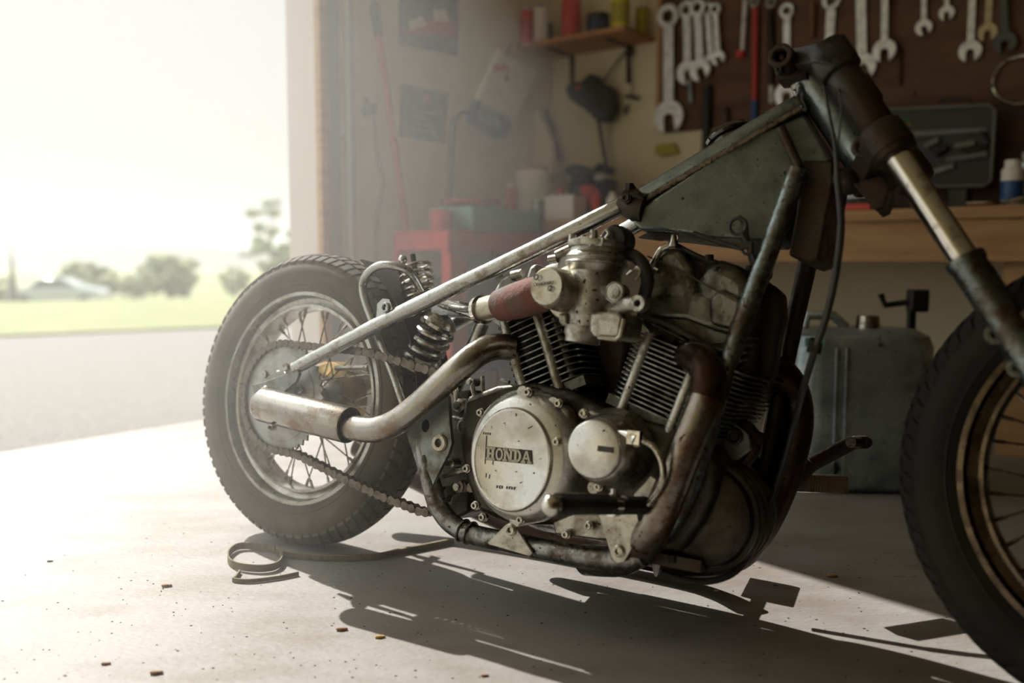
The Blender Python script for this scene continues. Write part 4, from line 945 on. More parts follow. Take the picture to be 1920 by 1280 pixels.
for x, y, n_ in ((1049, 756, .15), (992, 735, .16), (1163, 798, .17), (1162, 892, .16), (1124, 912, .16), (978, 974, .16), (893, 947, .14), (903, 773, .15), (877, 878, .15), (1096, 775, .185), (1046, 828, .17), (1105, 985, .13), (907, 969, .13), (1063, 1001, .13)):
    bt = MB(); bolt(bt, b(x, y, n_), .0062, .009, False); part('cover_bolt', bt, 'bolt', ENG)
bs = MB()
for x, y, n_ in ((1163, 798, .145), (1162, 892, .135), (1124, 912, .135), (978, 974, .135), (992, 735, .14), (1049, 756, .13)):
    part('bolt_boss', MB().cyl(b(x, y, n_) - NA * .03, b(x, y, n_) + NA * .024, .011, seg=14), 'cast', ENG)
# right crank end parts seen ahead of the header
gp = MB().prism([b(x, y, .02) for x, y in [(1366, 788), (1382, 792), (1408, 815), (1412, 842), (1388, 862), (1352, 866), (1340, 850)]], NA * .012)
EP = part('engine_mount_plate', gp, 'plate', ENG, bevel=.002)
h_ = MB().torus(b(1377, 818, .036), NA, .011, .004, 20, 8); h_.cyl(b(1377, 818, .034), b(1377, 818, .04), .008, seg=6)
part('mount_bolt', h_, 'blackm', EP)
ff = MB().tube([b(1386, 792, .0), b(1410, 812, .0), b(1414, 840, .0), b(1396, 866, 0)], .012, 10, 4); ff.cyl(b(1418, 820, 0), b(1430, 824, 0), .012, seg=8); ff.cyl(b(1410, 846, 0), b(1420, 850, 0), .007, seg=8)
part('oil_pipe', ff, 'header2', ENG)
fl2 = MB().lathe(b(1282, 805, .06), NA, [(0, 0), (.045, 0), (.05, .01), (.03, .03), (0, .032)], 28); bolt(fl2, b(1268, 806, .1)); part('oil_filter_cap', fl2, 'plate', ENG)
pan = MB().prism([b(x, y, .10) for x, y in [(1045, 975), (1120, 945), (1200, 960), (1205, 1010), (1130, 1010), (1050, 1000)]], NA * .02); part('oil_pan', pan, 'cast', ENG, bevel=.004)

# ---- cylinders
def cylinder(name, base, top, nf_, side_u, half_n, mcore, grow):
    ax = (top - base).normalized(); L = (top - base).length; X = Vector((0, 1, 0)).cross(ax).normalized()
    X = X if X.x > 0 else -X; Y = Vector((0, 1, 0))
    core = MB(); core.lathe(base, ax, [(0, 0), (side_u * .72, 0), (side_u * .72, L), (0, L)], 28)
    for sx_ in (-.62, .62):
        for sy_ in (-.80, .80): core.cyl(base + X * side_u * sx_ + Y * half_n * sy_ - ax * .012, base + X * side_u * sx_ + Y * half_n * sy_ + ax * (L + .006), .0085, seg=12)
    o_studs = []
    for sx_ in (-.66, .30):
        o_studs.append(MB().cyl(base + X * side_u * sx_ - Y * half_n * .95 - ax * .012, base + X * side_u * sx_ - Y * half_n * .95 + ax * (L + .004), .0105, seg=14))
    core.box(base, (side_u * 2.0, half_n * 1.9, .018), X, ax)
    o = part(name, core, mcore)
    for q in o_studs: part('cylinder_stud', q, 'cast', o)
    for i in range(nf_):
        t = (i + .9) / (nf_ + .3); c0 = base + ax * L * t + X * side_u * grow * t; k = 1.0 if i < nf_ - 1 else 1.02
        P = []
        rx, ry, rd = side_u * k * (1 + grow * t), half_n * k, .03
        for cx_, cy_, a0 in ((rx - rd, ry - rd, 0), (-rx + rd, ry - rd, PI / 2), (-rx + rd, -ry + rd, PI), (rx - rd, -ry + rd, 1.5 * PI)):
            for j in range(5):
                a = a0 + PI / 2 * j / 4; P.append(c0 + X * (cx_ + rd * math.cos(a)) + Y * (cy_ + rd * math.sin(a)))
        part('cooling_fin', MB().prism(P, ax * .0026), 'finm', o)
    return o, ax, X, L
fb_l = b(1143, 730, .11); fb_r = b(1318, 848, .11); ft_l = b(1192, 600, .11)
fbase = (fb_l + fb_r) / 2; fbase.y = 0; ftop0 = fbase + (ft_l - fb_l); ftop0.y = 0
FCY, fax_, fX, fL = cylinder('front_cylinder', fbase, ftop0, 15, (fb_r - fb_l).length / 2, .11, 'cyl', .16)
rb_l = b(968, 755, .105); rb_r = b(1092, 719, .105); rt_l = b(925, 605, .105)
rbase = (rb_l + rb_r) / 2; rbase.y = 0; rtop0 = rbase + (rt_l - rb_l); rtop0.y = 0
RCY, rax_, rX, rL = cylinder('rear_cylinder', rbase, rtop0, 13, (rb_r - rb_l).length / 2 * 1.05, .105, 'cyl', .0)
part('intake_manifold', MB().prism([b(x, y, .0) for x, y in [(1060, 600), (1180, 600), (1170, 700), (1150, 770), (1080, 760), (1070, 680)]], -NA * .05).tube([b(1105, 690, .03), b(1108, 760, .04)], .012, 10, 1), 'rustdark', ENG, bevel=.01)
# front head
fh = [(1190, 604), (1196, 574), (1206, 548), (1250, 540), (1330, 548), (1412, 566), (1408, 610), (1400, 640), (1340, 622), (1285, 600), (1235, 598)]
FH = part('front_cylinder_head', MB().prism([b(x, y, .085) for x, y in fh], -NA * .17), 'head', bevel=.010, seg=3)
def lobe(nm, pts, n_, th, bv): return part(nm, MB().prism([b(x, y, n_) for x, y in pts], -NA * th), 'head', FH, bevel=bv, seg=5)
part('fin_block', MB().prism([b(x, y, .08) for x, y in [(1193, 592), (1300, 596), (1408, 628), (1402, 700), (1372, 728), (1335, 720), (1280, 680), (1220, 632)]], -NA * .16), 'cyl', FH, bevel=.004)
for dy in (0, 13, 26, 39, 52, 65):
    x0 = 1222 + dy * 1.05; y0 = 606 + dy * 1.02
    part('head_fin', MB().tube([b(x0, y0, .088), b(x0 + 45, y0 + 24, .094), b(x0 + 90, y0 + 40, .094), b(1404 - dy * .12, 634 + dy, .088), b(1424 - dy * .25, 636 + dy, .03), b(1436 - dy * .3, 636 + dy, -.06)], .0022, 6, 5), 'finm', FH)
lobe('rocker_tower', [(1204, 580), (1212, 512), (1226, 476), (1250, 461), (1274, 468), (1298, 500), (1312, 560), (1300, 606), (1240, 596)], .085, .17, .026)
lobe('valve_cover', [(1296, 530), (1318, 492), (1345, 484), (1376, 494), (1410, 514), (1415, 560), (1406, 620), (1330, 604), (1298, 580)], .085, .17, .026)
lobe('valve_cover_panel', [(1326, 560), (1350, 538), (1392, 560), (1388, 624), (1330, 608)], .098, .05, .010)
sl_ = MB().tube([b(1214, 480, .095), b(1290, 515, .098), b(1350, 548, .098), b(1412, 560, .09)], .0016, 6, 4); sl_.tube([b(1196, 590, .09), b(1260, 612, .094), b(1320, 645, .094), b(1388, 668, .09)], .004, 8, 4)
part('gasket_line', sl_, 'ink', FH)
cv = MB().tube([b(1212, 540, .08), b(1218, 510, .09), b(1238, 470, .092), b(1252, 461, .09)], .006, 10, 5); cv.tube([b(1216, 498, .09), b(1234, 508, .09)], .005, 8, 1)
cv.tube([b(1263, 463, .05), b(1263, 452, .05), b(1264, 440, .05)], [.011, .007, .0055], 12, 1); cv.torus(b(1265, 446, .05), NA, .006, .0015, 14, 6)
cv.tube([b(1212, 528, .1), b(1208, 542, .1), b(1203, 548, .1)], .003, 6, 3)
part('breather_fitting', cv, 'chrome', FH)
wr = MB().tube([b(1270, 462, .04), b(1300, 478, .05), b(1330, 490, .05), b(1380, 505, .04), b(1412, 520, .03)], .006, 8, 4); wr.cyl(b(1330, 488, .05), b(1330, 478, .05), .008, seg=8); wr.cyl(b(1408, 520, .03), b(1408, 498, .03), .009, seg=8); wr.cyl(b(1344, 508, .08), b(1344, 500, .08), .006, seg=8)
part('head_wiring', wr, 'blackm', FH)
part('right_head_case', MB().prism([b(x, y, -.02) for x, y in [(1418, 540), (1450, 532), (1478, 555), (1480, 600), (1470, 640), (1462, 700), (1448, 735), (1420, 740), (1412, 640)]], NA * .04), 'rustdark', FH, bevel=.008)
# rear head and its cam towers, mostly behind the carburettor
rh = [(922, 608), (918, 570), (925, 545), (938, 520), (955, 512), (962, 525), (985, 520), (992, 498), (1006, 492), (1012, 515), (1040, 510), (1046, 480), (1062, 470), (1082, 475), (1100, 520), (1108, 580), (1098, 610), (1050, 640), (990, 640)]
RH = part('rear_cylinder_head', MB().prism([b(x, y, .05) for x, y in rh], -NA * .12), 'hub', bevel=.008, seg=3)
for x0, y0, x1, y1 in ((928, 520, 938, 512), (960, 516, 980, 512), (1030, 487, 1046, 484), (1044, 478, 1072, 465)): part('head_bolt', MB().tube([b(x0, y0, .045), b(x1, y1, .045)], .009, 10, 1), 'tab', RH)
part('head_bolt', MB().cyl(b(940, 512, .04), b(941, 500, .04), .008, seg=8), 'tab', RH)

# ---- carburettor
cu, cz = (b(1122, 460, .15)), (b(1106, 640, .15)); cax = (cu - cz).normalized(); CL = (cu - cz).length
def at(t, dn=0): q = cz + (cu - cz) * t; return q + NA * dn
CARB = part('carburetor', MB().lathe(at(.12), cax, [(0, 0), (.040, 0), (.044, .004), (.045, .03), (.046, .05 + .18 * CL), (.046, .07 + .18 * CL), (.047, CL * .6), (.051, CL * .66), (.054, CL * .7), (.054, CL * .76), (.049, CL * .79), (.046, CL * .88), (0, CL * .88)], 36), 'cast', angle=30)
cb2 = MB(); cb2.torus(at(.80), cax, .053, .003, 36, 8); cb2.torus(at(.86), cax, .053, .0025, 36, 8)
part('diaphragm_ring', cb2, 'cast', CARB)
tp_ = MB(); tp_.lathe(at(1.0), cax, [(0, -.006), (.052, -.006), (.054, -.002), (.054, .004), (.04, .009), (0, .01)], 32)
for a in (0.4, 1.9, 3.4, 5.0): p = at(1.0) + Vector((math.cos(a) * .048, math.sin(a) * .048, .004)); tp_.cyl(p, p + cax * .014, .007, seg=8)
part('top_cover', tp_, 'cast', CARB)
fit = MB(); fit.cyl(b(1094, 458, .16), b(1094, 441, .16), .006, .005, seg=10); fit.cyl(b(1112, 462, .19), b(1112, 448, .19), .009, seg=8); fit.cyl(b(1122, 455, .19), b(1126, 442, .19), .006, seg=8); fit.box(b(1118, 454, .19), (.03, .012, .014)); fit.tube([b(1135, 448, .17), b(1142, 438, .17), b(1138, 430, .17)], .004, 8, 3)
part('top_fittings', fit, 'cast', CARB)
part('black_cap', MB().lathe(b(1158, 452, .14), NA, [(0, -.02), (.025, -.02), (.027, -.01), (.027, .014), (.022, .02), (0, .022)], 28), 'blackm', CARB)
bowl = MB().prism([b(x, y, .20) for x, y in [(1106, 584), (1160, 582), (1168, 594), (1163, 630), (1155, 636), (1112, 632), (1104, 620)]], -NA * .085).prism([b(x, y, .19) for x, y in [(1046, 586), (1064, 586), (1064, 614), (1046, 606)]], -NA * .02)
part('float_bowl', bowl, 'cast', CARB, bevel=.006, seg=3)
part('drain_cap', MB().lathe(b(1096, 612, .17), Vector((-.08, 0, -1)), [(0, 0), (.034, 0), (.034, .014), (.031, .02), (.031, .028), (.026, .03), (0, .03)], 28), 'cast', CARB)
part('bowl_edge', MB().tube([b(1122, 632, .203), b(1155, 636, .203), b(1163, 630, .203), b(1170, 598, .203)], .004, 8, 1), 'brassy', CARB)
nz = MB(); nz.tube([b(1150, 585, .16), b(1175, 572, .19), b(1196, 568, .2)], [.02, .015, .012], 14, 3); nz.lathe(b(1197, 569, .205), NA, [(.006, -.003), (.006, .005), (.013, .006), (.014, 0), (.014, -.012)], 22)
part('linkage_boss', nz, 'cast', CARB)
th = MB().lathe(b(1154, 548, .195), NA, [(0, -.02), (.017, -.02), (.018, .004), (.0155, .006), (.0145, .004), (.011, .004), (.010, .006), (0, .006)], 26); th.torus(b(1154, 548, .201), NA, .006, .0012, 16, 6)
part('embossed_plug', th, 'cast', CARB)
hs = MB().tube([b(1160, 478, .13), b(1185, 478, .135), b(1205, 495, .14), b(1214, 525, .13), b(1208, 555, .12)], .0115, 12, 5)
part('fuel_hose', hs, 'black', CARB)
sp2 = MB().tube([b(1184, 506, .18), b(1195, 502, .19), b(1200, 510, .19), b(1192, 525, .19)], .003, 6, 4); sp2.tube([b(1176, 514, .18), b(1184, 506, .185)], .003, 6, 1)
part('return_spring', sp2, 'chrome', CARB)
# side dome with chamfered face
dm_c = b(1024, 537, .235); dax = (NA * 1.0 + Vector((-.06, 0, .02))).normalized(); Rdm = (b(1024, 497, .235) - b(1024, 576, .235)).length / 2
base_c = dm_c - dax * .089
DM = part('suction_dome', MB().lathe(base_c, dax, [(0, 0), (Rdm * 1.38, 0), (Rdm * 1.42, .008), (Rdm * 1.3, .018), (Rdm * 1.05, .022), (Rdm * 1.0, .070), (Rdm * 1.0, .074), (Rdm * .96, .084), (Rdm * .86, .089), (0, .0895)], 44), 'brassy', CARB, angle=30)
DM['label'] = 'round yellowed dome facing left'
mk = MB()
for i in range(7): p = b(1006 + i * 5.2, 534 - i * .7, .235) + dax * .0045; mk.torus(p, dax, .0021 if i % 3 else .0028, .0006, 10, 5)
for x, y in ((1008, 520), (1034, 541)): mk.torus(b(x, y, .235) + dax * .0045, dax, .0042, .0011, 14, 6)
part('faint_stamping', mk, 'ink', DM)
# intake hose with metal sleeve
ih = [b(905, 582, .10), b(940, 572, .12), b(975, 562, .14), b(1010, 552, .15), b(1050, 542, .15)]
IH = part('intake_hose', MB().tube(ih[1:], [.031, .034, .035, .033, .03], 20, 5), 'redhose'); IH['label'] = 'frayed red hose'
part('hose_sleeve', MB().tube([b(898, 582, .10), b(902, 581, .10), b(945, 571, .12)], [.022, .0245, .0245], 20, 1), 'brassy', IH)
cm = MB(); a_ = (ih[1] - ih[0]); cm.lathe(b(900, 582, .10), a_, [(.024, 0), (.029, .001), (.029, .011), (.024, .012)], 26); part('hose_clamp', cm, 'chrome', IH)
part('intake_rod', MB().tube([b(845, 575, .05), b(873, 580, .08), b(897, 578, .1)], [.006, .007, .010], 10, 3), 'raw', IH)

# ---- exhaust
ex = [b(962, 652, .10), b(930, 650, .125), b(900, 660, .15), b(868, 684, .17), b(825, 722, .18), b(780, 764, .185), b(745, 790, .19), b(715, 803, .19), b(685, 805, .19), b(640, 797, .19)]
EX = part('rear_exhaust_pipe', MB().tube(ex, .0255, 22, 6), 'pipe'); EX['label'] = 'curved bare exhaust pipe'
mA, mB_ = b(655, 797, .19), b(489, 757, .19); md = (mB_ - mA).normalized(); mL = (mB_ - mA).length
part('muffler_sleeve', MB().lathe(mA, md, [(.0315, .0), (.036, .0), (.037, .003), (.037, mL - .012), (.034, mL - .003), (.030, mL), (.030, .003), (.0315, 0)], 36), 'pipe', EX)
part('sleeve_bolt', MB().cyl(b(506, 801, .2), b(506, 801, .212), .004, seg=8), 'ink', EX)
part('sleeve_hook', MB().tube([b(493, 745, .15), b(492, 733, .16), b(499, 727, .165), b(505, 736, .165)], .006, 8, 4), 'chrome', EX)
hd = [b(1283, 672, .07), b(1298, 668, .10), b(1316, 680, .125), b(1328, 705, .14), b(1325, 745, .15), b(1304, 800, .155), b(1278, 862, .158), b(1254, 925, .158), b(1228, 985, .15), b(1195, 1030, .12), b(1160, 1050, .07), b(1100, 1050, .03)]
hsp = spline(hd, 6)
HD = part('front_header_pipe', MB().tube(hsp[24:], .0285, 22, 1), 'header'); HD['label'] = 'thick stained header pipe'
part('header_elbow', MB().tube(hsp[:25], .0287, 22, 1), 'header2', HD)['label'] = 'dark heat browned elbow'
part('header_flange', MB().lathe(b(1287, 672, .075), (b(1298, 668, .10) - b(1283, 672, .07)), [(0, 0), (.04, 0), (.042, .004), (.04, .012), (0, .012)], 24), 'header2', HD)
fh_ = [b(1440, 690, -.06), b(1470, 705, -.09), b(1490, 740, -.12), b(1496, 790, -.13), b(1485, 850, -.13), b(1462, 920, -.13), b(1430, 985, -.12), b(1390, 1035, -.09), b(1340, 1050, -.05), b(1280, 1052, 0), b(1230, 1050, .03)]
part('far_shadow_pipe', MB().tube([V(.95, -.17, .10), V(.90, -.21, .08), V(.80, -.23, .075), V(.5, -.23, .085), V(.2, -.22, .15), V(-.02, -.2, .22)], .0285, 16, 5), 'header2')  # unseen pipe, added for its straight shadow edge on the floor
part('far_header_pipe', MB().tube(fh_, .0285, 20, 6), 'header2')['label'] = 'rusty far side header pipe'

# ---- pegs, levers and tabs
pg0, pg1 = V(.876, .375, .243), V(.94, .15, .235); pd = (pg1 - pg0).normalized()
pm = MB(); pm.lathe(pg0, pd, [(0, 0), (.013, 0), (.0135, .004), (.0135, .2), (.012, .235), (0, .235)], 24)
for i in range(34): pm.torus(pg0 + pd * (.022 + i * .0058), pd, .0135, .0013, 20, 6)
PG = part('foot_peg', pm, 'blackm'); PG['label'] = 'ribbed foot peg with bright round end'
part('peg_end', MB().blob(pg0, (.016, .0165, .0175), 20), 'chrome', PG)
part('peg_clamp', MB().lathe(pg0 + pd * .13, pd, [(.013, 0), (.0175, 0), (.0175, .014), (.013, .014)], 24).cyl(pg0 + pd * .137 + Vector((0, 0, .012)), pg0 + pd * .137 + Vector((0, 0, .026)), .006, seg=8).tube([pg0 + Vector((0, 0, .0165)), pg0 + pd * .13 + Vector((0, 0, .0165))], .0022, 8, 1), 'chrome', PG)
part('peg_mount', MB().tube([b(1196, 962, .16), b(1232, 955, .15), b(1250, 930, .14)], .016, 12, 4), 'rustdark', PG)
fm = MB(); q0 = b(1462, 902, -.24); q1 = b(1582, 907, -.34); e1 = (q1 - q0)
e1.z *= .5; q1 = q0 + e1
fm.box((q0 + q1) / 2, ((q1 - q0).length, .034, .036), q1 - q0)
for i in range(8): fm.box(q0 + e1 * (.3 + i * .04), (.006, .034, .034), e1)
part('far_foot_peg', fm, 'chrome', PG, bevel=.002)
part('shadow_block', MB().box(V(.90, -.30, .165), (.085, .11, .022)), 'blackm', PG, bevel=.003)  # unseen block, added to cast the square shadow on the floor
part('shadow_block_arm', MB().tube([V(.88, -.13, .17), V(.885, -.25, .165)], .011, 10, 1), 'rustdark', PG)  # hidden arm added to carry the shadow casting block
bp = MB(); P1 = [b(1395, 1005, -.16), b(1490, 905, -.2), b(1522, 870, -.22), b(1600, 828, -.26)]
for a, c in zip(P1, P1[1:]): bp.tube([a, c], .011, 8, 1, flat=(.5, 1.3))
bp.tube([b(1595, 829, -.24), b(1626, 829, -.3)], .011, 10, 1)
for i in range(7): bp.torus(b(1604 + i * 3, 829, -.27), NA, .011, .0016, 14, 5)
part('brake_pedal', bp, 'rustdark')['label'] = 'long bent brake pedal on the far side'
sh = MB().tube([b(1206, 826, .20), b(1226, 838, .20), b(1240, 862, .20), b(1244, 890, .20), b(1236, 918, .195), b(1216, 945, .185)], .0058, 10, 5)
SL = part('shift_lever', sh, 'bolt')
jn = MB(); jn.tube([b(1158, 811, .185), b(1176, 814, .19), b(1196, 826, .2)], [.006, .009, .012], 12, 3); jn.box(b(1190, 820, .2), (.022, .014, .022)); part('lever_joint', jn, 'chrome', SL)
part('lever_plate', MB().prism([b(x, y, .16) for x, y in [(1222, 892), (1236, 900), (1232, 930), (1205, 965), (1188, 960), (1192, 925), (1212, 905)]], NA * .006), 'tab', SL, bevel=.001)
def plate(name, pts, n_, m, holes=(), th=.006, parent=None):
    hs = [[b(cx_, cy_, n_) + Vector((rx * math.cos(2 * PI * i / 16 + rot), 0, 0)) * 1 + Vector((0, 0, rz * math.sin(2 * PI * i / 16 + rot))) for i in range(16)] for cx_, cy_, rx, rz, rot in holes]
    return part(name, MB().prism([b(x, y, n_) for x, y in pts], NA * th, hs), m, parent or frame_o, bevel=.0012)
T1 = plate('front_mount_tab', [(1124, 958), (1132, 962), (1210, 960), (1218, 958), (1208, 990), (1186, 1030), (1172, 1053), (1160, 1055), (1150, 1045)], .152, 'tab')
T2 = plate('rear_mount_tab', [(958, 979), (966, 982), (1002, 1036), (996, 1042), (920, 1020), (918, 1016), (950, 984)], .152, 'tab')
for x, y in ((1160, 1033), (958, 993)):
    p = b(x, y, .160); bt = MB().lathe(p - NA * .004, NA, [(0, 0), (.0105, 0), (.0105, .005), (.0085, .006), (.0085, .009), (.005, .009), (.004, .004), (0, .004)], 24); part('tab_bolt', bt, 'bolt', frame_o)
PV = plate('pivot_plate', [(763, 800), (800, 775), (815, 752), (838, 732), (846, 745), (848, 790), (852, 830), (846, 850), (828, 884), (812, 918), (812, 946), (800, 925), (792, 890), (778, 845)], .135, 'plate', [(803, 798, .009, .013, 0), (799, 872, .0085, .021, 0), (825, 830, .008, .009, 0)], .009)
part('pivot_bushing', MB().lathe(b(825, 830, .144), NA, [(.0085, -.004), (.0085, .006), (.015, .006), (.0175, .003), (.0175, -.004)], 26), 'brassy', PV)
part('plate_flange', MB().tube([b(763, 800, .14), b(780, 850, .14), b(795, 905, .14), b(806, 945, .14)], .004, 8, 4), 'raw', PV)
mp = MB()   # small fittings between the pivot plate and the side cover
for pts, r in (([(885, 712), (888, 735), (898, 765), (908, 785)], .005), ([(905, 705), (906, 730), (910, 750)], .004), ([(850, 782), (868, 786)], .005), ([(832, 890), (855, 884), (872, 880)], .007), ([(850, 700), (856, 740), (862, 770)], .006), ([(940, 712), (955, 716)], .004)):
    part('cable_end', MB().tube([b(x, y, .10) for x, y in pts], r, 8, 4), 'cast')
for x, y, r in ((861, 912, .012), (846, 868, .01), (862, 760, .014), (884, 716, .008), (905, 775, .007), (875, 800, .02)): part('engine_fitting', MB().lathe(b(x, y, .10), NA, [(0, -.02), (r, -.02), (r, .004), (r * .6, .006), (r * .6, .012), (0, .012)], 14), 'cast')
rb2 = MB().prism([b(x, y, .06) for x, y in [(800, 900), (812, 770), (850, 735), (880, 730), (880, 960), (850, 975), (825, 960)]], -NA * .12, [[b(x, y, .06) for x, y in [(826, 912), (846, 914), (843, 940), (830, 940)]]])
part('rear_engine_case', rb2, 'case', ENG, bevel=.006)
# ---- shock absorbers between the tubes
for nm, p0_, p1_, R_, r_, tn, mm in (('rear_shock', (822, 612, .02), (782, 690, .02), .036, .0065, 5.0, 'raw'), ('seat_spring', (776, 492, .0), (790, 575, .0), .034, .0045, 6.2, 'chrome')):
    q0, q1 = b(*p0_), b(*p1_)
    o = part(nm, MB().coil(q0, q1, R_, r_, tn, 8), mm)
    part('damper_body', MB().tube([q0 + (q0 - q1) * .18, q1 + (q1 - q0) * .2], .015 if nm == 'rear_shock' else .006, 14, 1), 'rustdark', o)
    if nm == 'rear_shock': part('spring_collar', MB().lathe(q0, (q0 - q1), [(0, 0), (.036, 0), (.038, .008), (.03, .02), (.018, .026), (0, .026)], 26), 'bolt', o)
    else: part('spring_knob', MB().blob(b(755, 487, .02), (.010, .010, .011)), 'chrome', o)
part('shock_mount', MB().tube([b(826, 566, .03), b(860, 578, .03), b(892, 590, .03)], .012, 10, 3).box(b(850, 580, .0), (.07, .06, .03)), 'raw', frame_o)
part('seat_post_tube', MB().tube([b(905, 605, -.02), b(880, 665, -.02), b(850, 740, -.02), b(835, 800, -.02)], .015, 12, 3), 'raw', frame_o)
part('lower_shock_bar', MB().tube([b(655, 695, .0), b(690, 704, .0), b(725, 712, 0)], .008, 8, 1).tube([b(630, 690, .02), b(690, 689, .02)], .006, 8, 1), 'tab', frame_o)

# ================================================================== things on the floor
stp = empty('webbing_strap', gr(560, 1050), 'olive webbing strap with looped end on the floor under the rear tyre', 'strap')
def rib(pts, wd, th, name):
    P = spline(pts, 6); mbq = MB(); rings = []
    for i, p in enumerate(P):
        t = (P[min(i + 1, len(P) - 1)] - P[max(i - 1, 0)]).normalized(); sd_ = Vector((0, 0, 1)); nn = t.cross(sd_).normalized()
        rings.append([p + nn * th, p + nn * th + sd_ * wd, p - nn * th + sd_ * wd, p - nn * th])
    return mbq.ring_loft(rings).build(name, M['strap'], stp)
rib([gr(x, y, .002) for x, y in [(516, 1036), (480, 1030), (448, 1030), (430, 1042), (430, 1058), (448, 1068), (490, 1072), (520, 1066), (530, 1050), (520, 1036)]], .016, .0016, 'loop')
rib([gr(x, y, .002) for x, y in [(520, 1040), (560, 1046), (620, 1050), (700, 1048), (760, 1036), (850, 1018)]], .012, .004, 'band')
rib([gr(x, y, .001) for x, y in [(450, 1074), (442, 1086), (438, 1090), (470, 1092), (520, 1086), (560, 1078)]], .008, .0016, 'tail')
k = 0
for x, y, s, m, lab in ((310, 1100, .008, 'chip', 'small brown wood chip on the pale concrete, left of the strap'), (638, 1182, .008, 'chip', 'curled brown chip on the sunlit floor below the shadow edge'), (710, 1196, .007, 'cork', 'tiny orange crumb on the sunlit floor right of curled chip'), (290, 1264, .008, 'chip', 'flat brown chip at the bottom left of the floor'), (196, 1246, .006, 'chip', 'small brown chip left of the flat chip at the bottom'), (1558, 1081, .009, 'cork', 'yellow cork chip at the edge of the shadow on the right'), (907, 1268, .005, 'chip', 'small tan crumb at the bottom edge of the floor'), (92, 1053, .005, 'gravel', 'dark speck on the concrete at far left'), (1342, 1108, .004, 'cream', 'pale speck in the sunlit strip'), (1453, 1098, .003, 'gravel', 'tiny dark stone in the sunlit strip')):
    p = gr(x, y); mq = MB(); mq.blob(p + Vector((0, 0, s * .35)), (s * 1.1, s * .55, s * .4), 8); mq.blob(p + Vector((s, s * .3, s * .3)), (s * .7, s * .5, s * .35), 8)
    tag(mq.build('floor_chip', M[m], smooth=False), lab, 'debris')
gm = MB()
for i in range(420):
    px = random.uniform(0, 1800); py = random.uniform(960, 1275); p = gr(px, py, 0); s = random.uniform(.0006, .0018); gm.blob(p + Vector((0, 0, s * .3)), (s * random.uniform(.8, 2), s, s * .5), 6)
tag(gm.build('floor_grit', M['gravel'], smooth=False), 'fine dark grit scattered over the concrete floor', 'grit', kind='stuff')

# ================================================================== outside
def gz(d):
    for (d0, z0), (d1, z1) in zip(prof, prof[1:]):
        if d0 <= d <= d1: return z0 + (z1 - z0) * (d - d0) / (d1 - d0)
    return prof[-1][1]
def outp(px, d):   # point at distance d beyond the lawn edge, in the direction of column px
    dr = ray(px, 491); dr.z = 0; q = dr * ((g1 - Vector((0, 0, 0)) + gn * d).dot(gn) / dr.dot(gn)); q.z = gz(d); return q
def foliage(c, rx, rz, n, seed):
    rnd = random.Random(seed); mbf = MB()
    for i in range(n):
        a = rnd.uniform(0, 2 * PI); t = rnd.uniform(-1, 1); r = rnd.uniform(.35, 1) ** .5; q = math.sqrt(max(0, 1 - t * t))
        p = c + Vector((rx * r * q * math.cos(a), rx * r * q * math.sin(a), rz * r * t)); s = rx * rnd.uniform(.16, .3)
        mbf.blob(p, (s, s * rnd.uniform(.7, 1.1), s * rnd.uniform(.5, .9)), 6)
    return mbf
def tree(px, d, wpx, toppx, lab, kind='leaf', conifer=False, seed=0, base=0, grp=None, airy=1.0):
    p = outp(px, d); D = p.y; sc1 = F / D
    hgt = CH + (491 - toppx) / sc1 - p.z; rx = wpx / sc1 / 2
    t = empty('conifer_tree' if conifer else 'leafy_tree', p, lab, 'tree', grp)
    MB().tube([p - Vector((0, 0, .2)), p + Vector((0, 0, hgt * .8))], [rx * .12, rx * .04], 8, 1).build('trunk', M['bark'], t)
    if conifer:
        mbf = MB(); rnd = random.Random(seed)
        for i in range(12):
            z = hgt * (.12 + .88 * i / 12); r = rx * (1 - i / 12.5)
            mbf.lathe(p + Vector((0, 0, z)), (0, 0, 1), [(r, 0), (r * .5, hgt * .07), (.02, hgt * .13)], 9, sx=rnd.uniform(.85, 1.15))
        mbf.build('crown', M[kind], t)
    else:
        foliage(p + Vector((0, 0, hgt * .56)), rx, hgt * .44, int(90 * airy), seed).build('crown', M[kind], t)
    return t
tree(160, 34, 105, 492, 'rounded green tree behind the silver car', seed=1)
tree(22, 24, 26, 470, 'narrow dark conifer at the far left edge', 'leafd', True, 2)
tree(318, 36, 105, 474, 'broad green tree with pointed top in the middle of the field edge', seed=3)
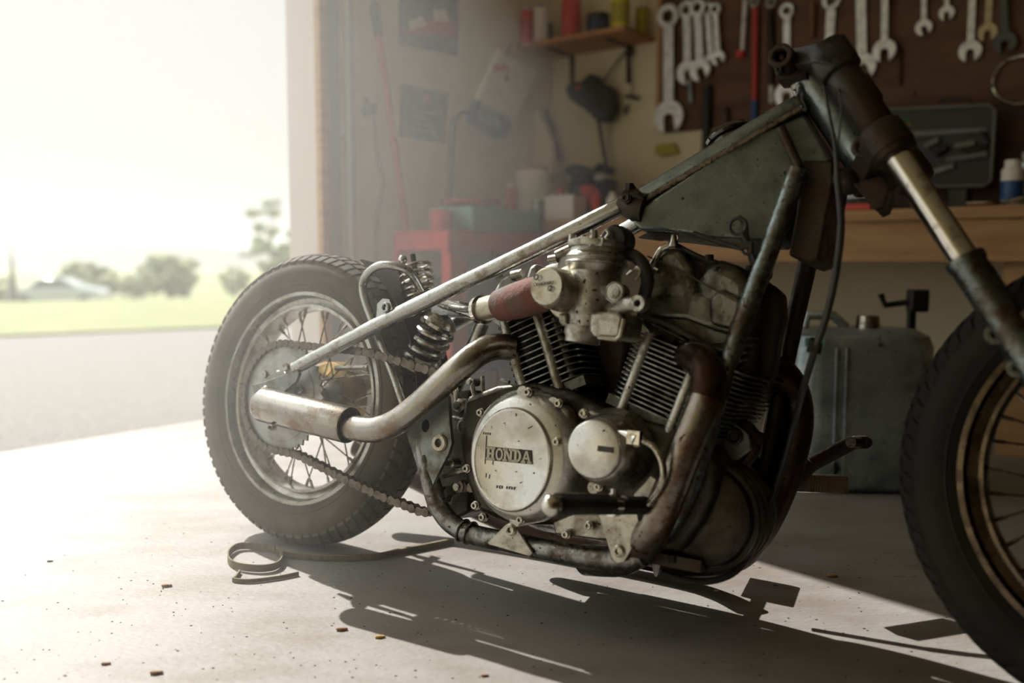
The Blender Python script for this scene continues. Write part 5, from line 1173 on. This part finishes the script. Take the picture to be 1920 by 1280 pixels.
tree(250, 44, 90, 515, 'low pale bush between the two rounded trees', seed=5, airy=.7)
tree(510, 30, 110, 378, 'tall pale bare branched tree beside the garage jamb', seed=7, airy=.45)
tree(440, 40, 60, 500, 'small bush left of the tall pale tree', seed=8, airy=.6)
tree(-5, 38, 60, 520, 'green bush cut by the left edge of the view', seed=9, airy=.6)
hb = MB(); hr_ = []
for i in range(40):
    px = -500 + i * 40; dr = ray(px, 491); dr.z = 0; P = dr * 420
    top = 418 + 10 * math.sin(i * .33 + 1) + 4 * math.sin(i * 1.1) + max(0, (px - 170)) * .085 + max(0, (140 - px)) * .02
    zt_ = CH + (491 - top) * 420 / F
    hr_.append([P + Vector((0, 0, -6)), P + Vector((0, 0, zt_ * .6)), P + Vector((0, 12, zt_)), P + Vector((0, 60, zt_ * .9)), P + Vector((0, 120, -6))])
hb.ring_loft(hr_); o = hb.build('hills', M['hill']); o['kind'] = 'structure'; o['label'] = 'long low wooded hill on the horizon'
# silver car
p = outp(110, 30); D = p.y; sc1 = F / D; k = 165 / sc1 / 4.4
ce = empty('car', p, 'silver saloon car parked beyond the lawn at the far left', 'car')
cm_ = frame(p, Vector((1, .12, 0)).normalized(), Vector((-.12, 1, 0)).normalized()) @ Matrix.Diagonal((k, k, k, 1))
prf = [(-2.2, .3), (-2.2, .75), (-1.9, .95), (-1.25, 1.02), (-.7, 1.42), (.4, 1.46), (1.2, 1.05), (2.0, .92), (2.25, .7), (2.25, .3)]
MB(cm_).prism([(x, -.85, z) for x, z in prf], (0, 1.7, 0)).build('body', M['carp'], ce, bevel=.06, seg=3)
MB(cm_).prism([(x, -.87, z) for x, z in [(-1.1, 1.03), (-.62, 1.36), (.35, 1.38), (.98, 1.05)]], (0, 1.74, 0)).build('side_window', M['glass'], ce)
for x in (-1.4, 1.4):
    for y in (-.8, .8): MB(cm_).lathe((x, y - .1, .3), (0, 1, 0), [(0, 0), (.3, 0), (.31, .05), (.31, .15), (.3, .2), (0, .2)], 20).build('wheel', M['tyref'], ce)
